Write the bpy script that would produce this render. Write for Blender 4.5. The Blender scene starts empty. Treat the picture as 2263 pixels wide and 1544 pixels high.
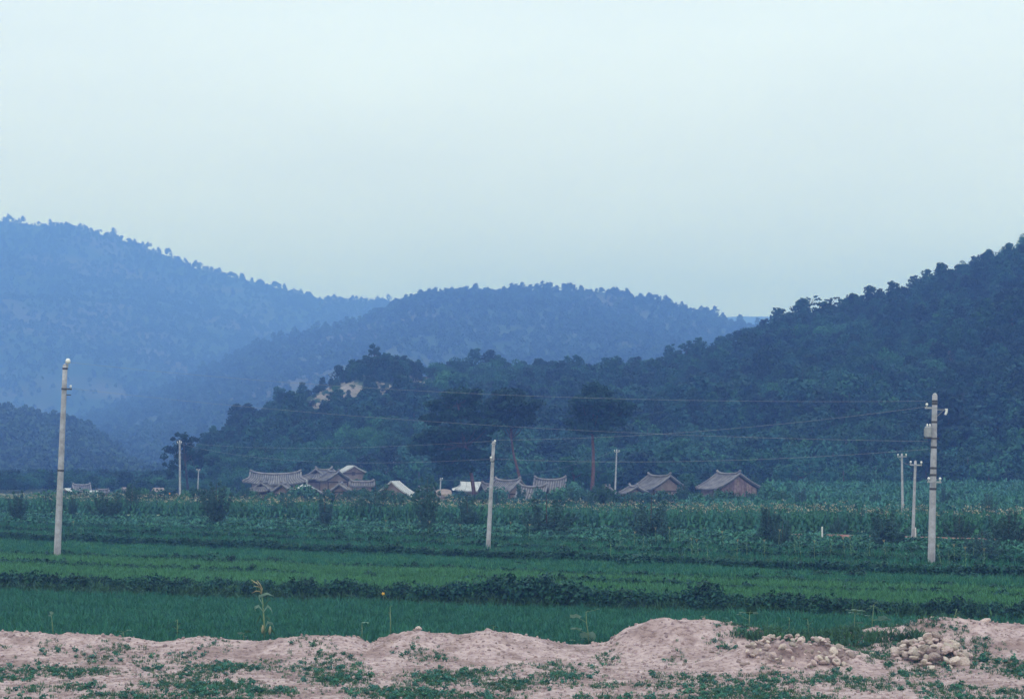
import bpy, math, random
import numpy as np
from mathutils import Matrix, Vector

random.seed(7)
rng = np.random.default_rng(7)
R = math.radians
scene = bpy.context.scene
col = scene.collection

# ------------------------------------------------------------------ camera
F = 4223.0            # focal length in photograph pixels (photo 2263 wide)
HOR = 1030.0          # photograph row of the horizon
CX = 1131.5
CAMZ = 6.0
cam_d = bpy.data.cameras.new("camera")
cam = bpy.data.objects.new("camera", cam_d)
col.objects.link(cam)
cam.location = (0, 0, CAMZ)
cam.rotation_euler = (R(90), 0, 0)
cam_d.sensor_width = 36
cam_d.lens = 36 * F / 2263
cam_d.shift_y = (HOR - 772) / 2263
cam_d.clip_start = 0.5
cam_d.clip_end = 30000
scene.camera = cam

# ------------------------------------------------------------------ light
SUN_EL, SUN_AZ = 58, 200
world = bpy.data.worlds.new("World")
scene.world = world
world.use_nodes = True
wn = world.node_tree
wn.nodes.clear()
w_out = wn.nodes.new("ShaderNodeOutputWorld")
w_bg = wn.nodes.new("ShaderNodeBackground")
w_sky = wn.nodes.new("ShaderNodeTexSky")
w_sky.sky_type = 'NISHITA'
w_sky.sun_disc = False
w_sky.sun_elevation = R(SUN_EL)
w_sky.sun_rotation = R(SUN_AZ)
w_sky.dust_density = 3.0
w_sky.air_density = 1.0
w_bg.inputs[1].default_value = 0.10
# thin overcast veil over the whole dome, brighter towards the zenith, slightly uneven
w_tc = wn.nodes.new("ShaderNodeTexCoord")
w_sep = wn.nodes.new("ShaderNodeSeparateXYZ")
w_map = wn.nodes.new("ShaderNodeMapping")
w_map.inputs['Scale'].default_value = (1.0, 1.0, 3.2)
w_noise = wn.nodes.new("ShaderNodeTexNoise")
w_noise.inputs['Scale'].default_value = 2.4
w_noise.inputs['Detail'].default_value = 4
w_ramp = wn.nodes.new("ShaderNodeValToRGB")
_e = w_ramp.color_ramp.elements
SKY = [(0.0, (1.56, 1.50, 1.36)), (.10, (1.54, 1.50, 1.38)), (.24, (1.25, 1.31, 1.30)), (.6, (1.36, 1.48, 1.46)), (1.0, (1.44, 1.58, 1.58))]
_e[0].position = SKY[0][0]; _e[0].color = (*SKY[0][1], 1)
_e[1].position = 1.0; _e[1].color = (*SKY[-1][1], 1)
for _p, _c in SKY[1:-1]:
    _x = _e.new(_p); _x.color = (*_c, 1)
w_mul = wn.nodes.new("ShaderNodeVectorMath"); w_mul.operation = 'SCALE'
w_mr = wn.nodes.new("ShaderNodeMapRange"); w_mr.inputs[3].default_value = 9.5; w_mr.inputs[4].default_value = 11.3
w_mr.inputs[1].default_value = .3; w_mr.inputs[2].default_value = .7
w_mix = wn.nodes.new("ShaderNodeMix")
w_mix.data_type = 'RGBA'
w_mix.inputs[0].default_value = 0.88
wn.links.new(w_tc.outputs['Generated'], w_map.inputs[0])
wn.links.new(w_tc.outputs['Generated'], w_sep.inputs[0])
wn.links.new(w_sep.outputs[2], w_ramp.inputs[0])
wn.links.new(w_map.outputs[0], w_noise.inputs['Vector'])
wn.links.new(w_noise.outputs[0], w_mr.inputs[0])
wn.links.new(w_ramp.outputs[0], w_mul.inputs[0]); wn.links.new(w_mr.outputs[0], w_mul.inputs['Scale'])
wn.links.new(w_sky.outputs[0], w_mix.inputs[6])
wn.links.new(w_mul.outputs[0], w_mix.inputs[7])
wn.links.new(w_mix.outputs[2], w_bg.inputs[0])
wn.links.new(w_bg.outputs[0], w_out.inputs[0])

sun_d = bpy.data.lights.new("sun", 'SUN')
sun_d.energy = 0.6
sun_d.angle = R(14)
sun_d.color = (1.0, 0.96, 0.9)
sun = bpy.data.objects.new("sun", sun_d)
col.objects.link(sun)
_az = R(SUN_AZ)
sdir = Vector((math.sin(_az) * math.cos(R(SUN_EL)), math.cos(_az) * math.cos(R(SUN_EL)), math.sin(R(SUN_EL))))
sun.rotation_euler = sdir.to_track_quat('Z', 'Y').to_euler()

vs = scene.view_settings
scene.display_settings.display_device = 'sRGB'
vs.view_transform = 'Standard'
vs.look = 'None'
vs.exposure = 0.0
vs.gamma = 1.0
vs.use_curve_mapping = False
scene.cycles.volume_bounces = 3
scene.cycles.max_bounces = 5
scene.cycles.diffuse_bounces = 3
scene.cycles.transparent_max_bounces = 6
scene.cycles.use_denoising = True

# ------------------------------------------------------------------ helpers
def px(x, y, D):
    """photo pixel and distance -> a point in the place"""
    return Vector(((x - CX) / F * D, D, CAMZ + (HOR - y) / F * D))

def interp(x, pts):
    a = np.array(pts, float)
    return np.interp(x, a[:, 0], a[:, 1])

_perm = rng.random((256, 256))
def vnoise(x, y):
    x = np.asarray(x, float); y = np.asarray(y, float)
    xi = np.floor(x).astype(int); yi = np.floor(y).astype(int)
    fx = x - xi; fy = y - yi
    fx = fx * fx * (3 - 2 * fx); fy = fy * fy * (3 - 2 * fy)
    g = lambda i, j: _perm[i & 255, j & 255]
    return (g(xi, yi) * (1 - fx) + g(xi + 1, yi) * fx) * (1 - fy) + (g(xi, yi + 1) * (1 - fx) + g(xi + 1, yi + 1) * fx) * fy

def fbm(x, y, o=4):
    s = 0; a = 0.5
    for k in range(o):
        s = s + a * (vnoise(x * 2 ** k + 17.3 * k, y * 2 ** k + 5.1 * k) - 0.5)
        a *= 0.5
    return s

def newmesh(name, V, Fc, mat=None, smooth=False, mi=None):
    V = np.asarray(V, np.float32)
    me = bpy.data.meshes.new(name)
    if isinstance(Fc, np.ndarray):
        n, k = Fc.shape
        me.vertices.add(len(V)); me.vertices.foreach_set("co", V.ravel())
        me.loops.add(n * k); me.loops.foreach_set("vertex_index", Fc.astype(np.int32).ravel())
        me.polygons.add(n)
        me.polygons.foreach_set("loop_start", np.arange(0, n * k, k, dtype=np.int32))
        me.update(calc_edges=True)
        me.validate()
    else:
        me.from_pydata([tuple(map(float, v)) for v in V], [], [tuple(map(int, f)) for f in Fc])
        me.update()
    mats = mat if isinstance(mat, (list, tuple)) else [mat] if mat else []
    for m in mats:
        me.materials.append(m)
    if mi is not None:
        me.polygons.foreach_set("material_index", np.asarray(mi, np.int32))
    if smooth:
        me.polygons.foreach_set("use_smooth", np.ones(len(me.polygons), bool))
    return me

def obj(name, me, parent=None, loc=(0, 0, 0), rot=(0, 0, 0), scl=(1, 1, 1), **kw):
    o = bpy.data.objects.new(name, me)
    col.objects.link(o)
    o.location = loc; o.rotation_euler = rot
    o.scale = (scl, scl, scl) if isinstance(scl, (int, float)) else scl
    if parent: o.parent = parent
    for k, v in kw.items():
        if v is not None: o[k] = v
    return o

def thing(name, label, cat, loc=(0, 0, 0), rot=(0, 0, 0), scl=(1, 1, 1), group=None):
    return obj(name, None, None, loc, rot, scl, label=label, category=cat, group=group)

class MB:
    """collects shapes into one mesh"""
    def __init__(s): s.v = []; s.f = []; s.m = []
    def add(s, V, Fs, m=0):
        o = len(s.v)
        s.v.extend([tuple(v) for v in V])
        for f in Fs:
            s.f.append(tuple(i + o for i in f)); s.m.append(m)
        return s
    def box(s, x0, x1, y0, y1, z0, z1, m=0):
        return s.add([(x0, y0, z0), (x1, y0, z0), (x1, y1, z0), (x0, y1, z0), (x0, y0, z1), (x1, y0, z1), (x1, y1, z1), (x0, y1, z1)],
                     [(0, 3, 2, 1), (4, 5, 6, 7), (0, 1, 5, 4), (1, 2, 6, 5), (2, 3, 7, 6), (3, 0, 4, 7)], m)
    def tube(s, pts, rad, n=8, m=0, cap=True):
        pts = [Vector(p) for p in pts]
        rad = rad if isinstance(rad, (list, tuple)) else [rad] * len(pts)
        V = []; Fs = []
        for i, p in enumerate(pts):
            d = (pts[min(i + 1, len(pts) - 1)] - pts[max(i - 1, 0)]).normalized()
            a = d.orthogonal().normalized() if abs(d.z) < .9 else Vector((1, 0, 0))
            a = (a - d * a.dot(d)).normalized()
            b = d.cross(a)
            for k in range(n):
                t = 2 * math.pi * k / n
                V.append(p + (a * math.cos(t) + b * math.sin(t)) * rad[i])
        for i in range(len(pts) - 1):
            for k in range(n):
                Fs.append((i * n + k, i * n + (k + 1) % n, (i + 1) * n + (k + 1) % n, (i + 1) * n + k))
        if cap:
            Fs.append(tuple(reversed(range(n)))); Fs.append(tuple(range((len(pts) - 1) * n, len(pts) * n)))
        return s.add(V, Fs, m)
    def mesh(s, name, mats, smooth=False):
        return newmesh(name, s.v, s.f, mats, smooth, s.m)

# ------------------------------------------------------------------ materials
def material(name, c1, c2=None, rough=0.9, scale=3.0, bump=0.0, rnd=0.0, spec=0.2, detail=5, transl=0.0, coord='Object', c3=None, s3=0.4):
    m = bpy.data.materials.new(name)
    m.use_nodes = True
    nt = m.node_tree; N = nt.nodes; L = nt.links
    b = N["Principled BSDF"]
    b.inputs['Roughness'].default_value = rough
    b.inputs['Specular IOR Level'].default_value = spec
    if c2 is None:
        c2 = c1
    tc = N.new("ShaderNodeTexCoord")
    no = N.new("ShaderNodeTexNoise"); no.inputs['Scale'].default_value = scale; no.inputs['Detail'].default_value = detail
    L.new(tc.outputs[coord], no.inputs['Vector'])
    rp = N.new("ShaderNodeValToRGB")
    rp.color_ramp.elements[0].position = .32; rp.color_ramp.elements[1].position = .68
    rp.color_ramp.elements[0].color = (*c1, 1); rp.color_ramp.elements[1].color = (*c2, 1)
    L.new(no.outputs[0], rp.inputs[0])
    out = rp.outputs[0]
    if c3 is not None:
        n3 = N.new("ShaderNodeTexNoise"); n3.inputs['Scale'].default_value = s3; n3.inputs['Detail'].default_value = 6
        L.new(tc.outputs[coord], n3.inputs['Vector'])
        r3 = N.new("ShaderNodeValToRGB"); r3.color_ramp.elements[0].position = .48; r3.color_ramp.elements[1].position = .62
        L.new(n3.outputs[0], r3.inputs[0])
        mx = N.new("ShaderNodeMix"); mx.data_type = 'RGBA'
        L.new(r3.outputs[0], mx.inputs[0]); L.new(out, mx.inputs[6]); mx.inputs[7].default_value = (*c3, 1)
        out = mx.outputs[2]
    if rnd:
        oi = N.new("ShaderNodeObjectInfo")
        mr = N.new("ShaderNodeMapRange"); mr.inputs[3].default_value = 1 - rnd; mr.inputs[4].default_value = 1 + rnd
        L.new(oi.outputs['Random'], mr.inputs[0])
        hs = N.new("ShaderNodeHueSaturation")
        L.new(out, hs.inputs['Color']); L.new(mr.outputs[0], hs.inputs['Value'])
        mh = N.new("ShaderNodeMapRange"); mh.inputs[3].default_value = .5 - .12 * rnd; mh.inputs[4].default_value = .5 + .08 * rnd
        mu = N.new("ShaderNodeMath"); mu.operation = 'FRACT'
        m7 = N.new("ShaderNodeMath"); m7.operation = 'MULTIPLY'; m7.inputs[1].default_value = 7.31
        L.new(oi.outputs['Random'], m7.inputs[0]); L.new(m7.outputs[0], mu.inputs[0]); L.new(mu.outputs[0], mh.inputs[0])
        L.new(mh.outputs[0], hs.inputs['Hue'])
        out = hs.outputs[0]
    L.new(out, b.inputs['Base Color'])
    if bump:
        bp = N.new("ShaderNodeBump"); bp.inputs['Strength'].default_value = bump; bp.inputs['Distance'].default_value = .05
        L.new(no.outputs[0], bp.inputs['Height']); L.new(bp.outputs[0], b.inputs['Normal'])
    if transl:
        tr = N.new("ShaderNodeBsdfTranslucent"); L.new(out, tr.inputs[0])
        ms = N.new("ShaderNodeMixShader"); ms.inputs[0].default_value = transl
        L.new(b.outputs[0], ms.inputs[1]); L.new(tr.outputs[0], ms.inputs[2])
        L.new(ms.outputs[0], N["Material Output"].inputs[0])
    return m

M = {}
M['rice'] = material('rice_leaf', (.052, .172, .085), (.085, .235, .10), .7, .25, rnd=.25, transl=.25)
M['rice_dark'] = material('rice_leaf_deep', (.026, .125, .088), (.040, .17, .10), .7, .25, rnd=.25, transl=.2)
M['bean'] = material('bean_leaf', (.010, .052, .044), (.026, .105, .070), .6, 2.5, rnd=.3, transl=.15)
M['soy'] = material('soy_leaf', (.030, .125, .095), (.062, .20, .14), .6, 1.5, rnd=.3, transl=.2)
M['weed'] = material('weed_leaf', (.035, .10, .06), (.07, .16, .085), .7, 2.0, rnd=.4, transl=.2)
M['tob'] = material('tobacco_leaf', (.028, .118, .085), (.058, .19, .125), .6, 1.5, rnd=.35, transl=.2)
M['tob_pale'] = material('tobacco_leaf_underside', (.22, .32, .22), (.28, .38, .26), .7, 2)
M['flower'] = material('tobacco_flower', (.28, .25, .18), (.40, .36, .26), .8, 4)
M['pale_leaf'] = material('pale_leaf', (.17, .30, .23), (.25, .38, .30), .5, 6, transl=.2)
M['straw'] = material('dry_straw', (.24, .23, .13), (.33, .30, .18), .8, 5)
M['stalk'] = material('corn_stalk', (.12, .20, .10), (.20, .28, .15), .8, 5, transl=.1)
M['corn'] = material('corn_leaf', (.05, .14, .08), (.10, .22, .13), .6, 4, rnd=.3, transl=.2)
M['yellow'] = material('yellow_petal', (.75, .38, .05), (.85, .50, .08), .7, 5)
M['orange'] = material('orange_petal', (.8, .22, .04), (.85, .30, .05), .7, 5)
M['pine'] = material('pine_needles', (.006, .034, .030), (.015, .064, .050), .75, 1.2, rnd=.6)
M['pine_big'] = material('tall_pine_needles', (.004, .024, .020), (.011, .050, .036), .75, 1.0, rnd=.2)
M['pine_far'] = material('far_pine_needles', (.020, .050, .036), (.050, .085, .055), .75, .3, rnd=.5)  # lighter copy for distance; its colour adds haze red the volume leaves out
M['broad'] = material('broad_leaf', (.014, .066, .050), (.030, .115, .070), .7, 1.2, rnd=.5, transl=.1)
M['shrub'] = material('shrub_leaf', (.022, .085, .065), (.048, .145, .095), .7, 1.2, rnd=.4, transl=.1)
M['sapling'] = material('sapling_leaf', (.026, .078, .080), (.052, .125, .11), .75, 1.4, rnd=.2)
M['bark'] = material('bark', (.05, .04, .035), (.10, .075, .06), .95, 6, bump=.4)
M['bark_red'] = material('red_pine_bark', (.095, .05, .045), (.17, .085, .07), .95, 5, bump=.4)
M['farm'] = material('field_soil', (.020, .055, .038), (.038, .085, .048), .95, 1.2, c3=(.055, .07, .045), s3=.5)
M['soil'] = material('dry_soil', (.34, .25, .25), (.50, .385, .385), .95, 2.2, bump=.5, c3=(.27, .19, .185), s3=.9, detail=8)
def mottle(m, scale, dark, lo, hi):
    nt = m.node_tree; N = nt.nodes; L = nt.links
    b = N["Principled BSDF"]; src = b.inputs['Base Color'].links[0].from_socket
    tc = N.new("ShaderNodeTexCoord"); vo = N.new("ShaderNodeTexNoise"); vo.inputs['Scale'].default_value = scale; vo.inputs['Detail'].default_value = 8; vo.inputs['Roughness'].default_value = .7
    L.new(tc.outputs['Object'], vo.inputs['Vector'])
    rp = N.new("ShaderNodeValToRGB"); rp.color_ramp.elements[0].position = lo; rp.color_ramp.elements[1].position = hi
    rp.color_ramp.elements[0].color = (*dark, 1); rp.color_ramp.elements[1].color = (1, 1, 1, 1)
    L.new(vo.outputs[0], rp.inputs[0])
    mx = N.new("ShaderNodeMix"); mx.data_type = 'RGBA'; mx.blend_type = 'MULTIPLY'; mx.inputs[0].default_value = 1
    L.new(src, mx.inputs[6]); L.new(rp.outputs[0], mx.inputs[7]); L.new(mx.outputs[2], b.inputs['Base Color'])

mottle(M['soil'], 7.0, (.50, .44, .44), .36, .52)
M['clod'] = material('soil_clod', (.22, .16, .16), (.44, .34, .33), .95, 5, bump=.3, rnd=.3)
M['stone'] = material('pale_stone', (.30, .235, .215), (.52, .43, .39), .85, 6, bump=.3, rnd=.35)
M['path'] = material('red_path', (.20, .09, .08), (.30, .17, .15), .95, 1.5)
M['hill'] = material('hill_ground', (.012, .035, .026), (.025, .055, .036), .95, .08, c3=(.10, .085, .07), s3=.05)
M['hill_bare'] = material('bare_hill_soil', (.20, .165, .155), (.30, .25, .235), .95, .2, c3=(.045, .075, .05), s3=.30)
M['hill_far'] = material('far_hill_ground', (.022, .048, .034), (.034, .065, .045), .95, .02, c3=(.085, .080, .065), s3=.012)
M['concrete'] = material('pole_concrete', (.38, .38, .42), (.48, .48, .53), .85, 3, bump=.1)
mottle(M['concrete'], 2.2, (.66, .64, .62), .36, .60)
M['metal'] = material('dull_metal', (.25, .26, .28), (.35, .36, .38), .5, 4, spec=.5)
M['dark'] = material('dark_iron', (.05, .05, .055), (.08, .08, .09), .6, 4)
M['ceramic'] = material('insulator_ceramic', (.75, .74, .70), (.8, .8, .78), .3, 4, spec=.5)
M['wire'] = material('weathered_wire', (.30, .31, .33), (.36, .36, .38), .5, 2)
M['tile'] = material('grey_roof_tile', (.14, .135, .155), (.27, .25, .275), .85, 1.6, rnd=.15)
M['tile_bed'] = material('roof_tile_bed', (.09, .09, .10), (.15, .14, .15), .9, 1.6)
M['tin'] = material('pale_roof_sheet', (.50, .49, .51), (.68, .67, .69), .6, 1.5)
M['mud'] = material('mud_plaster', (.19, .135, .12), (.30, .225, .20), .95, 1.3)
M['white'] = material('whitewash', (.62, .60, .60), (.74, .72, .71), .9, 1.0)
M['plank'] = material('weathered_plank', (.17, .105, .095), (.34, .24, .23), .9, 3, rnd=.35)
M['beam'] = material('dark_timber', (.05, .035, .03), (.09, .06, .05), .9, 3)
M['thatch'] = material('old_thatch', (.22, .17, .16), (.32, .25, .23), .95, 3)

# ------------------------------------------------------------------ instancing of uncountable growth
def scatter(name, label, cat, protos, P, rot, scl, var, parent=None):
    """ONE object of kind stuff: prototypes placed at points by geometry nodes"""
    n = len(P)
    me = bpy.data.meshes.new(name)
    me.vertices.add(n); me.vertices.foreach_set("co", np.asarray(P, np.float32).ravel())
    a = me.attributes.new("rot", 'FLOAT_VECTOR', 'POINT'); a.data.foreach_set("vector", np.asarray(rot, np.float32).ravel())
    a = me.attributes.new("scl", 'FLOAT_VECTOR', 'POINT'); a.data.foreach_set("vector", np.asarray(scl, np.float32).ravel())
    a = me.attributes.new("var", 'INT', 'POINT'); a.data.foreach_set("value", np.asarray(var, np.int32))
    o = obj(name, me, parent, kind="stuff", label=label, category=cat)
    ng = bpy.data.node_groups.new(name + "_nodes", 'GeometryNodeTree')
    ng.interface.new_socket("Geometry", in_out='INPUT', socket_type='NodeSocketGeometry')
    ng.interface.new_socket("Geometry", in_out='OUTPUT', socket_type='NodeSocketGeometry')
    N = ng.nodes; L = ng.links
    gi = N.new("NodeGroupInput"); go = N.new("NodeGroupOutput")
    jn = N.new("GeometryNodeJoinGeometry")
    def named(nm, t):
        x = N.new("GeometryNodeInputNamedAttribute"); x.data_type = t; x.inputs[0].default_value = nm
        return [s for s in x.outputs if s.enabled][0]
    rv = named("rot", 'FLOAT_VECTOR'); sv = named("scl", 'FLOAT_VECTOR'); vv = named("var", 'INT')
    er = N.new("FunctionNodeEulerToRotation"); L.new(rv, er.inputs[0])
    for k, pm in enumerate(protos):
        po = bpy.data.objects.new(pm.name + "_source", pm)
        ip = N.new("GeometryNodeInstanceOnPoints")
        oi = N.new("GeometryNodeObjectInfo"); oi.inputs[0].default_value = po; oi.inputs['As Instance'].default_value = True
        cmp = N.new("FunctionNodeCompare"); cmp.data_type = 'INT'; cmp.operation = 'EQUAL'
        ints = [s for s in cmp.inputs if s.enabled]
        L.new(vv, ints[0]); ints[1].default_value = k
        L.new(gi.outputs[0], ip.inputs['Points']); L.new(cmp.outputs[0], ip.inputs['Selection'])
        L.new(oi.outputs['Geometry'], ip.inputs['Instance']); L.new(er.outputs[0], ip.inputs['Rotation']); L.new(sv, ip.inputs['Scale'])
        L.new(ip.outputs[0], jn.inputs[0])
    L.new(jn.outputs[0], go.inputs[0])
    md = o.modifiers.new("scatter", 'NODES'); md.node_group = ng
    return o

def rnd_pts(n): return rng.random(n)

# ------------------------------------------------------------------ leaf meshes
def leafcloud(centres, radii, n_per, leaf, flat=1.0, up=0.5, seed=0, aspect=1.0, inner=.35):
    """tri/quad leaves spread through a set of ellipsoidal clumps -> V, F(quads)"""
    r = np.random.default_rng(seed)
    C = np.repeat(np.asarray(centres, float), n_per, 0); Rr = np.repeat(np.asarray(radii, float), n_per, 0)
    n = len(C)
    d = r.normal(size=(n, 3)); d /= np.linalg.norm(d, axis=1)[:, None]
    rad = (inner + (1 - inner) * r.random(n) ** .5)[:, None]
    P = C + d * rad * Rr
    nrm = d * (1 - up) + np.array([0, 0, up]) + r.normal(size=(n, 3)) * .45
    nrm[:, 2] *= flat
    nrm /= np.linalg.norm(nrm, axis=1)[:, None]
    t = np.cross(nrm, r.normal(size=(n, 3))); t /= np.linalg.norm(t, axis=1)[:, None]
    b = np.cross(nrm, t)
    s = (leaf * (.6 + .8 * r.random(n)))[:, None]
    V = np.stack([P - t * s, P + b * s * aspect * .6, P + t * s, P - b * s * aspect * .6], 1).reshape(-1, 3)
    Fq = np.arange(4 * n).reshape(n, 4)
    return V, Fq

def pine_mesh(name, seed, h=4.2, w=3.6, umbrella=False, mats=None, clumps=13, per=60, leaf=.19):
    r = np.random.default_rng(seed)
    cs = []; rs = []
    for k in range(clumps):
        f = (k + .5) / clumps
        zz = h * (.28 + .66 * f) if not umbrella else h * (.62 + .32 * f)
        rr = w * .5 * (1 - .75 * f ** 1.5) * (.55 + .45 * r.random())
        a = k * 2.4 + r.random()
        cs.append((math.cos(a) * rr * .7, math.sin(a) * rr * .7, zz))
        q = w * (.22 + .12 * r.random()) * (1 - .35 * f)
        rs.append((q, q, q * .5))
    V, Fq = leafcloud(cs, rs, per, leaf, up=.55, seed=seed, aspect=1.2)
    return newmesh(name, V, Fq, mats or M['pine'])

def trunk_mesh(name, pts, rads, mat, n=7, limbs=()):
    b = MB(); b.tube(pts, rads, n)
    for lp, lr in limbs: b.tube(lp, lr, 5)
    return b.mesh(name, mat, True)

# ================================================================== GROUND
def tcoef(c): return np.clip(.42 + (np.asarray(c, float) - 75) / 23 * .38, .42, .80)
def Yof(c, X):
    return c - .8 * X + (.8 - tcoef(c)) * np.clip(X, -45, 45)
# (c, height below the camera) at centre; vertical steps are terrace faces
STEPS = [(-400, 5.75), (74.5, 5.75), (74.9, 5.38), (76.0, 5.36), (76.15, 5.3), (83.4, 5.3), (83.6, 5.2), (88.5, 5.2), (88.7, 5.12),
         (98.5, 5.12), (98.9, 4.72), (104, 4.70), (104.2, 4.52), (109, 4.50), (109.3, 4.38), (130.5, 4.36), (131, 4.4), (190, 4.4), (400, 4.4)]
def gz(c): return CAMZ - interp(c, STEPS)
def c_of(X, Y):
    c = Y + .8 * X
    for _ in range(40):
        c = Y + .8 * X - (.8 - tcoef(c)) * np.clip(X, -45, 45)
    return c
def ground_z(X, Y): return float(gz(c_of(X, Y)))

cs = np.unique(np.concatenate([np.linspace(20, 74, 40), np.linspace(74, 77, 13), np.linspace(77, 135, 160), [s[0] for s in STEPS if 20 < s[0] < 190], np.linspace(136, 195, 30)]))
xs = np.concatenate([np.linspace(-150, -50, 30), np.linspace(-49, 49, 140), np.linspace(50, 150, 30)])
CC, XX = np.meshgrid(cs, xs, indexing='ij')
wob = 1.2 * fbm(XX / 9, CC / 30, 3)
ZZ = gz(CC + wob * .6) + .10 * fbm(XX * 1.3, CC * 1.3, 3)
ZZ = np.where(XX < 1e9, ZZ, ZZ)
YY = Yof(CC, XX)
def grid_faces(n, m):
    i = np.arange(n - 1)[:, None] * m + np.arange(m - 1)[None]
    return np.stack([i, i + m, i + m + 1, i + 1], -1).reshape(-1, 4)[:, ::-1]
obj("farmland", newmesh("farmland", np.stack([XX, YY, ZZ], -1).reshape(-1, 3), grid_faces(len(cs), len(xs)), M['farm']), kind="structure")
# valley floor beyond the terraces, out to the hills and the horizon
xv = np.array([-2080, -1500, -900, -400, -150.0, -100, -50, 0, 50, 100, 150, 400, 900, 1500, 2080])
y0v = 194 - .8 * np.clip(xv, -150, 150)
tv = np.array([0, .005, .02, .06, .15, .4, 1.0])
VX = np.repeat(xv[None], len(tv), 0); VY = y0v[None] + (3270 - y0v[None]) * tv[:, None]
obj("valley_floor", newmesh("valley_floor", np.stack([VX, VY, np.full_like(VX, 1.55)], -1).reshape(-1, 3), grid_faces(len(tv), len(xv)), M['farm']), kind="structure")
obj("ground", newmesh("ground", [(-2090, -38, -1.2), (2090, -38, -1.2), (2090, 3275, -1.2), (-2090, 3275, -1.2)], np.array([[0, 1, 2, 3]]), M['farm']), kind="structure")

# soil banks in front
CREST = [(-400, 1400), (0, 1396), (100, 1399), (200, 1404), (300, 1411), (350, 1419), (400, 1412), (450, 1406), (500, 1411), (570, 1418), (620, 1412), (680, 1404),
         (740, 1401), (790, 1407), (816, 1421), (860, 1405), (925, 1391), (950, 1400), (1000, 1402), (1035, 1400), (1075, 1390), (1110, 1399),
         (1170, 1409), (1210, 1413), (1260, 1425), (1300, 1425), (1340, 1420), (1380, 1391), (1420, 1376), (1460, 1367), (1500, 1369), (1560, 1369),
         (1600, 1377), (1640, 1386), (1700, 1396), (1730, 1408), (1790, 1414), (1840, 1406), (1900, 1396), (2000, 1381), (2050, 1367), (2090, 1363), (2130, 1371), (2190, 1376), (2263, 1378), (2700, 1390)]
CREST2 = [(1500, 1470), (1600, 1446), (1650, 1428), (1700, 1418), (1740, 1417), (1800, 1421), (1860, 1430), (1930, 1446), (2000, 1450), (2200, 1452)]
def soil_z(X, Y):
    X = np.asarray(X, float); Y = np.asarray(Y, float)
    u = CX + X / 57 * F
    zc = CAMZ - (interp(u, CREST) - HOR) / F * 57
    d = (Y - 57) + .5 * fbm(X / 2.2, Y / 2.2, 3)
    w = np.where(d < 0, 2.6, 1.7)
    prof = np.exp(-np.abs(d / w) ** 1.7 * 1.3)
    base = .38 + .05 * fbm(X, Y, 3)
    z = base + (zc - base) * prof
    u2 = CX + X / 53.6 * F
    zc2 = CAMZ - (interp(u2, CREST2) - HOR) / F * 53.6
    z2 = base + np.maximum(zc2 - base, 0) * np.exp(-((Y - 53.6) / 1.3) ** 2)
    z = np.maximum(z, z2)
    rough = np.clip((z - .45) * 2, .25, 1)
    z = z + rough * (.20 * fbm(X * 1.6, Y * 1.6, 4) + .16 * np.abs(fbm(X * 4.3, Y * 4.3, 4)) + .05 * fbm(X * 11, Y * 11, 2))
    edge = np.clip((59.9 - Y) / .8, 0, 1)
    return z * edge + (-.3) * (1 - edge)
gx = np.concatenate([np.linspace(-70, -21, 40), np.arange(-20.9, 21, .085), np.linspace(21.1, 70, 40)])
gy = np.concatenate([np.linspace(20, 43, 16), np.arange(43.5, 52, .2), np.arange(52, 60.1, .09)])
GY, GX = np.meshgrid(gy, gx, indexing='ij')
obj("soil_bank", newmesh("soil_bank", np.stack([GX, GY, soil_z(GX, GY)], -1).reshape(-1, 3), grid_faces(len(gy), len(gx)), M['soil'], smooth=False), kind="structure")

# ================================================================== HILLS
def hill(name, ridge, base, Dr, Db, mat, back, cols, nv=60, rough=.02, zb=1.3, seedo=0, mask=None, mats=None, prof_pow=.9):
    """height field: each column runs from its foot (distance Db) up to its ridge (Dr) and down behind it"""
    us = np.array(cols, float)
    v = np.concatenate([np.linspace(0, 1, nv), 1 + np.linspace(.08, 1, 8)])
    U, Vv = np.meshgrid(us, v, indexing='ij')
    dr = interp(U, Dr) if isinstance(Dr, list) else np.full_like(U, Dr)
    db = interp(U, Db) if isinstance(Db, list) else np.full_like(U, Db)
    zr = CAMZ + (HOR - interp(U, ridge)) / F * dr
    Y = np.where(Vv <= 1, db + (dr - db) * Vv, dr + (Vv - 1) * back)
    X = (U - CX) / F * Y
    k = np.where(Vv <= 1, np.abs(Vv) ** prof_pow, np.maximum(0, 1 - (Vv - 1) ** 1.3 * 1.2))
    z = zb + (zr - zb) * k
    amp = (zr - zb) * rough * np.clip(Vv * 4, 0, 1) * np.clip(np.abs(1 - Vv) * 5, 0.0, 1)
    s = (dr - db) / 5.0
    z = z + amp * fbm(X / s + seedo, Y / s, 5) * 8
    return us, v, X, Y, z

def make_hill(name, H, mat, mi=None):
    us, v, X, Y, z = H
    V = np.stack([X, Y, z], -1).reshape(-1, 3)
    Fq = grid_faces(len(us), len(v))[:, ::-1]
    me = newmesh(name, V, Fq, mat, True)
    if mi is not None:
        fm = mi.reshape(-1)[Fq[:, 0]]
        me.polygons.foreach_set("material_index", fm.astype(np.int32))
    return obj(name, me, kind="structure")

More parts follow.
